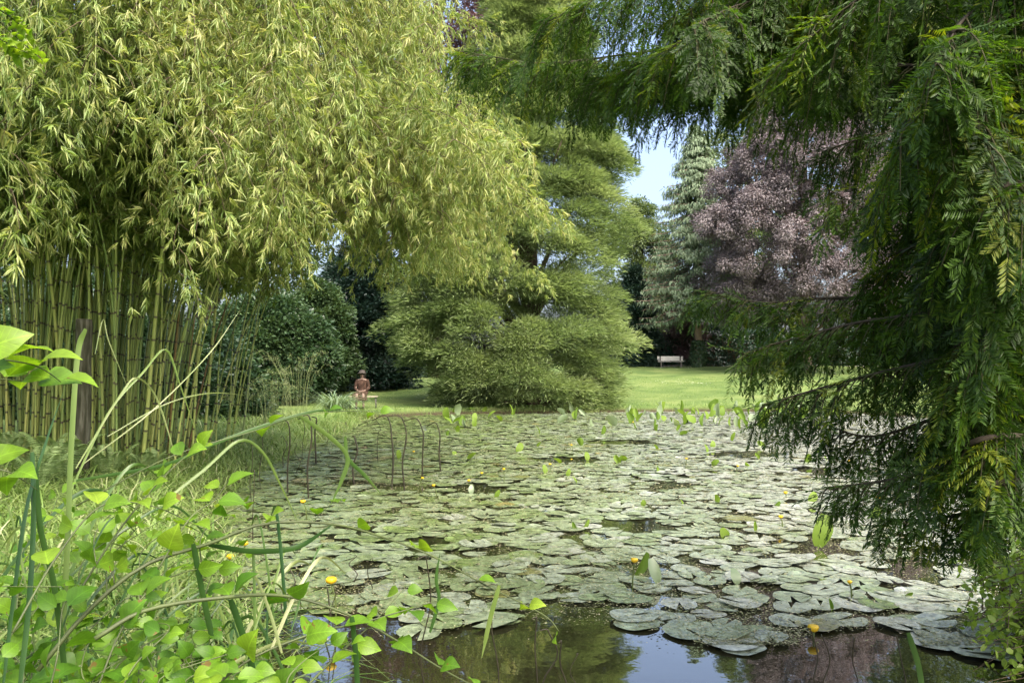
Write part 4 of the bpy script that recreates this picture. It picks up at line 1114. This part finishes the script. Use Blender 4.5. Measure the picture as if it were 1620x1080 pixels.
for a in ((790,925,1120,10,'dark upright stem below the arching twig, second from the open sky patch'),(852,975,1130,12,'dark stem rising to the tip of the long arching twig'),(872,990,1135,22,'curved dark stem beside the tip of the arching twig'),
          (890,1008,1140,4,'short thick dark stem at the edge of the reflected tree'),(680,875,1120,22,'slender dark stem hanging against the twig leaves'),(1290,998,1140,3,'pair stem standing in the dark reflection, thicker one'),
          (1298,1000,1135,3,'pair stem standing in the dark reflection, thinner one'),(1345,1000,1150,4,'lone brown stem right of the pair in the dark reflection'),(1430,1010,1145,6,'thin brown stem leaning beside the green blade')):
    hooked(a[0], a[1], a[2], a[3], -3, a[4], .0045, d=3.35)
hooked(912, 1035, 1135, 4, 2, 'shortest dark stem before the reflected sky', .003, d=3.35)
for px, a, b_ in ((436,905,985),(452,900,990),(476,905,970),(560,880,925),(590,880,935),(515,930,1010),(531,935,1030),(402,905,960),(345,905,950)):
    hooked(px, a, b_, 5, 2, 'short dark stem standing among the pads beside the near bank', .0045)

# ------------------------------------------------------------------ near leafy shrub: long arching shoots
def pxpts(pts): return [P(*p) for p in pts]
shrub = empty('leafy_shrub', (-1.15, 1.35, gz1(-1.15, 1.35)), 'bright green leafy shrub on the near bank with long arching shoots over the pond', 'shrub')
def shoot(pts, r, leaf, every, frm=.1, label=None, size=(.9, 1.15), tm=.45, stem_t=.4, face=.55):
    """one shoot: a stem (part) with its opposite leaves as a sub-part; leaf = length in metres"""
    q = spline(pxpts(pts), 30); L = np.linalg.norm(np.diff(q, axis=0), axis=1).sum()
    mb = MB(); mb.tube(q, .62*r*np.linspace(1, .35, 30), 6, stem_t); st = mb.build('shoot', M['shoot'], shrub)
    tg = norm(np.gradient(q, axis=0)); LV = Leaves(); tm = float(np.clip(tm+.2*rng.normal(), .12, .8))
    for s in np.arange(frm, 1.0, every/L):
        s = s+rng.normal()*.012
        c = np.array([np.interp(s, np.linspace(0, 1, 30), q[:, k]) for k in range(3)]); tv = np.array([np.interp(s, np.linspace(0, 1, 30), tg[:, k]) for k in range(3)])
        a0 = rng.uniform(-.5, .5)
        sd_ = norm(np.cross(tv, np.array([0, .35, 1.])))
        for sg in (-1, 1):
            if rng.random() < .12: continue
            dv = norm(sd_*sg*math.cos(a0) + tv*rng.uniform(.1, .7) + np.array([0, 0, rng.uniform(-.15, .45)]) + .22*rng.normal(size=3))
            ln = leaf*rng.uniform(*size)*(1-.3*s); pet = .012
            nr = norm(np.array([.1, -face, .65])+.38*rng.normal(size=3))
            LV.add([c+dv*pet], [dv], [nr], ln, ln*rng.uniform(.62, .82), np.clip(tm+.2*rng.normal(), 0, 1))
    if LV.a[0]: LV.build('leaves', T_OVATE, M['fresh_leaf'], st, True)
    return st
M['shoot'] = plain_mat('shoot', [(.030,.038,.014),(.065,.09,.025)], .6, .4, 12)
shoot([(60,1060,1.45),(140,965,1.5),(230,893,1.55),(330,860,1.65),(420,828,1.75),(530,829,1.85),(620,854,1.95),(690,882,2.0),(770,926,2.05),(860,972,2.1),(884,998,2.1)], .0072, .062, .16, .30)
shoot([(150,1010,1.4),(230,965,1.45),(350,945,1.5),(450,942,1.6),(540,967,1.65),(620,1008,1.7),(700,1058,1.75),(760,1090,1.8)], .0072, .068, .12, .30)
shoot([(110,960,1.5),(180,850,1.55),(240,775,1.6),(290,725,1.65),(330,700,1.7)], .0035, .064, .06, .15)
shoot([(120,800,1.75),(270,722,1.8),(400,682,1.9),(470,658,2.0),(550,650,2.1),(610,652,2.2)], .003, .05, .20, .45)
shoot([(-60,560,1.2),(0,568,1.25),(60,580,1.3),(105,610,1.35)], .003, .085, .045, .1, face=.3)
shoot([(-60,610,1.25),(0,600,1.3),(50,605,1.35)], .003, .09, .05, .1, face=.3)
shoot([(-50,740,1.3),(10,745,1.3),(60,775,1.35)], .003, .075, .06, .1)
shoot([(20,1000,1.3),(90,880,1.4),(160,800,1.5),(240,800,1.55),(320,835,1.6)], .0035, .066, .07, .2)
shoot([(250,900,1.5),(300,820,1.55),(340,790,1.6),(360,760,1.65)], .003, .066, .06, .1)
shoot([(150,1100,1.4),(190,1000,1.45),(240,930,1.5),(310,900,1.6),(360,905,1.65)], .0035, .066, .06, .1)
shoot([(320,1100,1.45),(400,1040,1.5),(500,1000,1.55),(570,985,1.65),(640,965,1.7),(690,950,1.75)], .0045, .07, .08, .2)
shoot([(480,1090,1.5),(540,1030,1.6),(590,985,1.7),(640,930,1.8)], .004, .055, .09, .2)
shoot([(490,830,1.9),(520,800,1.9),(540,790,1.9)], .002, .05, .05, .2)
for i in range(34):   # the tangle that fills the corner
    x0 = rng.uniform(-80, 470); d0 = rng.uniform(1.25, 1.75); hgt = rng.uniform(60, 150)*(1.25-x0/700)
    y0 = 1110
    shoot([(x0, y0, d0), (x0+rng.uniform(-30, 40), y0-hgt*.5, d0+.03), (x0+rng.uniform(-50, 110), y0-hgt, d0+.1), (x0+rng.uniform(-60, 170), y0-hgt*1.05, d0+.15)], .0028, rng.uniform(.036, .064), .055, .15, tm=.3)
for i in range(16):
    x0 = rng.uniform(-60, 330); d0 = rng.uniform(1.5, 2.0); y0 = rng.uniform(900, 1000)
    shoot([(x0, y0, d0), (x0+rng.uniform(0, 50), y0-70, d0+.05), (x0+rng.uniform(20, 120), y0-130, d0+.1)], .0026, rng.uniform(.038, .056), .06, .15, tm=.45)

# sedge: long folded and arching blades
sedge = empty('sedge_clump', (-1.0, 1.8, gz1(-1.0, 1.8)), 'clump of long dark sedge blades, some folded over, on the near bank', 'sedge')
def blade(pts, wpx, tm=.3, label=None, n=26, tip=.1, fold=.14):
    q = spline(pxpts(pts), n); d = np.mean([p[2] for p in pts])
    s = np.linspace(0, 1, n); w = .8*wpx/F*d*np.minimum(1, (1-s)*3+tip)*np.minimum(1, s*4+.6)
    mb = MB(); mb.ribbon(q, w, None, tm, fold); o = mb.build('blade', M['sedge'], sedge)
    if label: o['label'] = label
    return o
blade([(30,1090,1.4),(45,950,1.45),(52,820,1.5),(50,715,1.55)], 13, .12, 'broad dark green blade with cut tip', tip=.8)
blade([(105,1090,1.5),(85,930,1.5),(62,830,1.5),(58,720,1.5)], 14, .2)
blade([(5,1080,1.4),(20,950,1.45),(42,800,1.5),(75,690,1.6),(100,620,1.7)], 9, .1)
blade([(98,1020,1.6),(106,850,1.65),(112,700,1.7),(122,560,1.75),(135,520,1.75)], 13, .62, 'thick yellow green stalk in front of the wooden post', tip=.6)
blade([(335,1010,1.6),(318,930,1.6),(305,860,1.6)], 13, .12, tip=.7); blade([(410,1100,1.55),(385,1010,1.55),(364,948,1.55)], 15, .08, tip=.7)
blade([(566,1100,1.6),(562,1030,1.6),(556,975,1.6)], 11, .15, tip=.8); blade([(680,1000,1.9),(694,950,1.9),(690,915,1.9),(696,875,1.9)], 7, .2)
blade([(100,800,2.3),(170,655,2.4),(225,590,2.5),(262,553,2.6),(285,610,2.6),(312,690,2.6)], 5, .62, 'bright folded blade forming a sharp peak before the bamboo')
blade([(120,740,2.2),(190,625,2.3),(216,598,2.35),(245,625,2.4),(268,690,2.4),(280,740,2.4)], 4.2, .8, 'pale silvery arching blade before the bamboo')
blade([(170,690,2.5),(260,640,2.6),(330,622,2.7),(390,625,2.8)], 2.4, .8); blade([(130,735,2.4),(240,650,2.5),(330,560,2.7),(380,490,2.8)], 2.6, .85); blade([(150,560,2.3),(163,505,2.4),(172,540,2.4),(205,620,2.4)], 2.6, .8)
blade([(120,760,2.0),(260,735,2.0),(330,705,2.0),(420,672,2.05),(500,650,2.1),(548,650,2.1)], 6.5, .25); blade([(250,800,2.0),(320,745,2.1),(378,697,2.2),(415,715,2.2),(445,770,2.2),(474,832,2.2)], 6, .62, 'grey arching blade drooping over the pads')
blade([(470,655,2.3),(520,690,2.3),(549,722,2.3),(540,760,2.3),(522,800,2.3)], 9, .5); blade([(546,690,2.4),(550,724,2.4),(575,750,2.4),(602,780,2.4)], 8, .4)
blade([(60,960,1.7),(180,850,1.8),(270,800,1.9),(330,850,1.9),(355,862,1.9)], 5, .2); blade([(330,862,1.7),(400,872,1.75),(470,865,1.8),(528,828,1.8)], 11, .14, 'dark curved blade sagging under the long twig')
blade([(790,925,2.0),(775,980,2.0),(762,1040,2.0)], 9, .65); blade([(1437,1000,3.2),(1455,1060,3.2),(1466,1150,3.2)], 11, .3)
for i in range(56):
    x0 = rng.uniform(-60, 480); d = rng.uniform(1.5, 2.6); y0 = rng.uniform(980, 1120); ln = rng.uniform(120, 330)*(1.15-x0/800); a = rng.uniform(-.7, 1.2)
    dx = math.sin(a)*ln; dy = -math.cos(a)*ln
    dr = rng.uniform(.0, .6)
    blade([(x0, y0, d), (x0+dx*.4, y0+dy*.6, d+.05), (x0+dx*.8, y0+dy*(1-.1*dr), d+.12), (x0+dx*(1.1+.3*dr), y0+dy*(1-.6*dr), d+.2)], rng.uniform(3.5, 8), float(np.clip(rng.normal(.45, .25), .03, .98)))

# a spray of small bright leaves entering at the top corner, hanging from a tree behind the viewer
def corner_spray():
    t = empty('leafy_branch', P(-120, -60, 2.2), 'spray of small bright yellow green leaflets above the bamboo foliage', 'branch')
    mb = MB(); LV = Leaves()
    for pts in ([(-200,-130,2.0),(-60,-20,2.1),(10,45,2.2),(72,100,2.2)], [(-200,-100,2.0),(-70,10,2.1),(0,62,2.15),(45,85,2.2)], [(-160,-100,2.0),(-40,-10,2.1),(20,30,2.2),(52,62,2.2)], [(-160,-30,2.0),(-50,40,2.1),(5,70,2.2),(30,90,2.2)]):
        q = spline(pxpts(pts), 24); mb.tube(q, np.linspace(.004, .001, 24), 5, .5); tg = norm(np.gradient(q, axis=0))
        for i in range(4, 24):
            for sg in (-1, 1):
                dv = norm(np.cross(tg[i], [0, .6, 1])*sg+.3*tg[i]+.25*rng.normal(size=3))
                LV.add([q[i]], [dv], [norm(np.array([0, -.6, .7])+.4*rng.normal(size=3))], rng.uniform(.026, .034), rng.uniform(.016, .021), np.clip(.8+.15*rng.normal(), 0, 1))
    mb.build('twigs', M['shoot'], t); LV.build('leaves', T_OVATE, M['fresh_leaf'], t, True)
corner_spray()

# bush on the right bank, leaning over the water
def right_bush():
    X, Y = 3.05, 4.25; z0 = gz1(X, Y)
    t = empty('leafy_bush', (X, Y, z0), 'small leaved green bush leaning over the water under the yew', 'shrub')
    mb = MB(); LV = Leaves()
    for i in range(130):
        b = np.array([X+rng.uniform(-.3, .5), Y+rng.uniform(-.8, .6), z0-.05])
        tip = P(rng.uniform(1525, 1690), rng.uniform(880, 1090), rng.uniform(3.3, 4.6))
        if i < 8: tip = P(rng.uniform(1500, 1560), rng.uniform(890, 935), rng.uniform(4.3, 4.7))
        tip[2] = max(tip[2], .04)
        q = spline([b, (b+tip)/2+np.array([.05, 0, rng.uniform(.1, .35)]), tip], 14); mb.tube(q, np.linspace(.006, .0015, 14), 4, .5, cap=False)
        m = 34; u = rng.uniform(.25, 1, m); c = np.stack([np.interp(u, np.linspace(0, 1, 14), q[:, k]) for k in range(3)], 1)
        LV.add(c+.02*rng.normal(size=(m, 3)), norm(rng.normal(size=(m, 3))+np.array([0, 0, .1])), norm(np.array([0, -.3, .8])+.5*rng.normal(size=(m, 3))), rng.uniform(.028, .05, m), rng.uniform(.02, .032, m), np.clip(.75+.2*rng.normal(size=m), 0, 1))
    mb.build('twigs', M['twig'], t); LV.build('leaves', T_OVAL, M['bush_leaf'], t)
M['bush_leaf'] = leaf_mat('bush_leaf', [(.08,.16,.02),(.15,.25,.03),(.22,.32,.05)], .5, .42, .4, (1.25,1.25,.5))
right_bush()

# ------------------------------------------------------------------ the yew that frames the view
def yew():
    TX, TY = 3.35, 3.3; z0 = gz1(TX, TY)
    t = empty('yew_tree', (TX, TY, z0), 'dark yew leaning over the pond, its drooping needle sprays framing the view', 'tree')
    tb = MB(); tb.tube(spline([(TX, TY, z0-.3), (TX-.05, TY+.05, 2), (TX+.05, TY, 4.5), (TX, TY+.1, 8)], 14), np.linspace(.27, .06, 14), 10); tb.build('trunk', M['yew_limb'], t)
    # limb points, hang length of its branchlets, spacing, share of the limb (from the trunk) that carries none
    Ls = [([(1620,70,3.3),(1400,40,3.4),(1200,55,3.7),(1000,85,4.2),(860,100,4.7),(770,88,4.9),(725,80,5.1)], .40, .034),
          ([(1640,-60,3.0),(1400,-70,3.0),(1150,-50,3.4),(960,-10,3.9),(860,40,4.3)], .42, .034),
          ([(1640,130,2.9),(1450,105,3.0),(1300,100,3.3),(1150,90,3.6),(1020,110,3.9),(930,130,4.2)], .34, .034),
          ([(1640,-140,2.6),(1450,-60,2.6),(1330,20,2.7),(1240,100,2.9)], .36, .034),
          ([(1640,180,2.6),(1480,200,2.7),(1380,215,2.8),(1300,240,3.0)], .22, .036),
          ([(1640,260,2.5),(1540,290,2.5),(1450,300,2.6),(1380,330,2.7),(1310,300,2.85)], .20, .040),
          ([(1640,340,2.4),(1520,370,2.4),(1420,400,2.6),(1365,440,2.7)], .20, .030),
          ([(1660,420,2.8),(1480,465,2.8),(1300,472,2.9),(1200,478,3.0),(1105,456,3.2)], .16, .030),
          ([(1640,450,2.3),(1500,490,2.4),(1360,510,2.6),(1240,540,2.8),(1175,560,2.9)], .20, .028),
          ([(1640,540,2.2),(1480,570,2.3),(1350,600,2.5),(1260,625,2.6),(1205,640,2.7)], .17, .028),
          ([(1640,620,2.2),(1500,655,2.3),(1380,690,2.5),(1300,670,2.6)], .17, .028),
          ([(1640,690,2.1),(1500,735,2.2),(1400,760,2.3),(1310,770,2.5)], .13, .028),
          ([(1640,760,2.1),(1560,800,2.2),(1480,820,2.3),(1400,820,2.35)], .12, .030),
          ([(1640,40,2.1),(1570,160,2.1),(1530,300,2.1),(1500,420,2.2)], .32, .028),
          ([(1660,300,1.9),(1590,420,1.95),(1550,560,2.0),(1510,620,2.1)], .24, .028),
          ([(1640,180,2.9),(1560,300,3.0),(1500,450,3.1),(1460,520,3.1)], .26, .030),
          ([(1640,500,2.9),(1560,600,3.0),(1480,680,3.0),(1420,720,3.0)], .22, .030),
          ([(1680,560,2.6),(1610,680,2.6),(1570,780,2.6),(1545,830,2.6)], .14, .028)]
    for i in range(20):
        x0 = rng.uniform(1500, 1720); y0 = rng.uniform(-60, 640); d0 = rng.uniform(2.0, 3.3); ln_ = rng.uniform(90, 200)
        Ls.append(([(x0+40, y0-40, d0), (x0, y0, d0), (x0-ln_*.5, y0+ln_*.25, d0+rng.normal()*.1), (x0-ln_*.8, y0+ln_*.7, d0+rng.normal()*.15)], rng.uniform(.2, .34), .034))
    for i in range(9):
        x0 = rng.uniform(1000, 1500); y0 = rng.uniform(-120, 60); d0 = rng.uniform(3.0, 4.0); ln_ = rng.uniform(120, 240)
        Ls.append(([(x0+60, y0-40, d0), (x0, y0, d0), (x0-ln_*.5, y0+ln_*.12, d0+rng.normal()*.1), (x0-ln_, y0+ln_*.35, d0+rng.normal()*.15)], rng.uniform(.24, .36), .036))
    LV = Leaves()
    tw = []   # twigs: start, direction, length, normal, tint
    for li, (pp, hang, step) in enumerate(Ls):
        pts = pxpts(pp); root = np.array([TX, TY, max(pts[0][2]-.25, .5)])
        q = spline([root]+pts, 60); lm = MB()
        lm.tube(q, .011*np.linspace(1, .13, 60), 7, .5); lm.build('limb', M['yew_limb'], t)
        seg = np.linalg.norm(np.diff(q, axis=0), axis=1); S = np.concatenate([[0], np.cumsum(seg)]); tg = norm(np.gradient(q, axis=0))
        bw = MB()
        for s in np.arange(S[-1]*.12, S[-1], step*.50):
            c = np.array([np.interp(s, S, q[:, k]) for k in range(3)]); tv = np.array([np.interp(s, S, tg[:, k]) for k in range(3)])
            f = s/S[-1]
            a = rng.uniform(0, 6.283); lat = norm(np.cross(tv, [0, 0, 1]))*rng.choice([-1, 1])
            d0 = norm(tv*rng.uniform(.1, .9)+lat*rng.uniform(.2, .9)+np.array([0, 0, rng.uniform(-.6, .15)]))
            bl = hang*rng.uniform(.5, 1.25)*(1.05-.45*f**3)
            u = np.linspace(0, 1, 9)[:, None]
            bp = c + d0*bl*.85*u*(1-.3*u) + np.array([0, 0, -1])*bl*.75*u**1.8
            bw.tube(bp[::2], np.linspace(.0034, .001, 5), 4, .5, cap=False)
            bt = norm(np.gradient(bp, axis=0)); tint = np.clip(rng.normal(.40, .17), .02, .98) if rng.random() > .07 else rng.uniform(.7, .95)
            nrm0 = norm(np.cross(np.cross(d0, [0, 0, 1]), d0)+.35*rng.normal(size=3))
            sg = 1
            for w in np.arange(.12, 1.0, .026/bl):
                k = int(w*8); sg = -sg
                sd_ = norm(np.cross(nrm0, bt[k]))
                dv = norm(bt[k]*.75+sd_*sg*.75+.15*rng.normal(size=3)+np.array([0, 0, -.12]))
                c2 = np.array([np.interp(w, u[:, 0], bp[:, z]) for z in range(3)])
                tw.append((c2, dv, rng.uniform(.06, .13)*(1.1-.5*w), nrm0, tint))
            tw.append((bp[-1], bt[-1], .07, nrm0, tint))
        bw.build('branchwork', M['yew_twig'], t)
    p0 = np.array([a[0] for a in tw]); dv = np.array([a[1] for a in tw]); ln = np.array([a[2] for a in tw]); nr = np.array([a[3] for a in tw]); ti = np.array([a[4] for a in tw])
    K = 15
    u = (np.arange(K)+.5)/K
    pos = p0[:, None]+dv[:, None]*(ln[:, None]*u)[..., None]; pos[..., 2] -= .25*(ln[:, None]*u)**2/ .1*.25
    sd_ = norm(np.cross(nr, dv))
    for sg in (-1, 1):
        ax = norm(dv[:, None]*.62+sg*sd_[:, None]*.8+.10*rng.normal(size=pos.shape)+np.array([0, 0, -.08]))
        m = pos.shape[0]*K
        nn = np.repeat(nr, K, 0)+.35*rng.normal(size=(m, 3))
        LV.add(pos.reshape(-1, 3), ax.reshape(-1, 3), nn, rng.uniform(.020, .030, m), rng.uniform(.0034, .0050, m), np.clip(np.repeat(ti, K)+.10*rng.normal(size=m), 0, 1))
    LV.build('foliage', T_NEEDLE, M['yew_needle'], t)
    print('yew needles', len(p0)*K*2)
yew()
# ------------------------------------------------------------------ camera, light, sky
cam = bpy.data.cameras.new('camera'); co = bpy.data.objects.new('camera', cam); COL.objects.link(co)
cam.sensor_width = 36; cam.sensor_fit = 'HORIZONTAL'; cam.lens = 36*F/1620
cam.clip_start = .05; cam.clip_end = 2000
cam.shift_y = (HOR-540)/1620
co.location = (0, 0, CAMZ); co.rotation_euler = (math.radians(90), 0, 0)
SC.camera = co
EL, AZ = 52, 148       # sun height and bearing (clockwise from the viewing direction)
sl = bpy.data.lights.new('sun', 'SUN'); sl.energy = SUN_E; sl.angle = math.radians(SUN_ANG); sl.color = (1, .95, .86)
so = bpy.data.objects.new('sun', sl); COL.objects.link(so)
so.rotation_euler = (math.radians(90-EL), 0, math.radians(180-AZ))
w = bpy.data.worlds.new('World'); SC.world = w; w.use_nodes = True
nt = w.node_tree; bg = nt.nodes['Background']
sky = nt.nodes.new('ShaderNodeTexSky'); sky.sky_type = 'NISHITA'; sky.sun_disc = False
sky.sun_elevation = math.radians(EL); sky.sun_rotation = math.radians(AZ)
sky.air_density = .8; sky.dust_density = 8.0; sky.ozone_density = 1.0
nt.links.new(sky.outputs[0], bg.inputs[0]); bg.inputs[1].default_value = SKY_S
vs = SC.view_settings; SC.display_settings.display_device = 'sRGB'
vs.view_transform = 'Standard'; vs.look = 'None'; vs.exposure = EXPO; vs.gamma = 1; vs.use_curve_mapping = False
cy = SC.cycles; cy.max_bounces = 9; cy.diffuse_bounces = 7; cy.glossy_bounces = 3; cy.transmission_bounces = 4; cy.transparent_max_bounces = 4
cy.use_denoising = True
cy.sample_clamp_indirect = 6
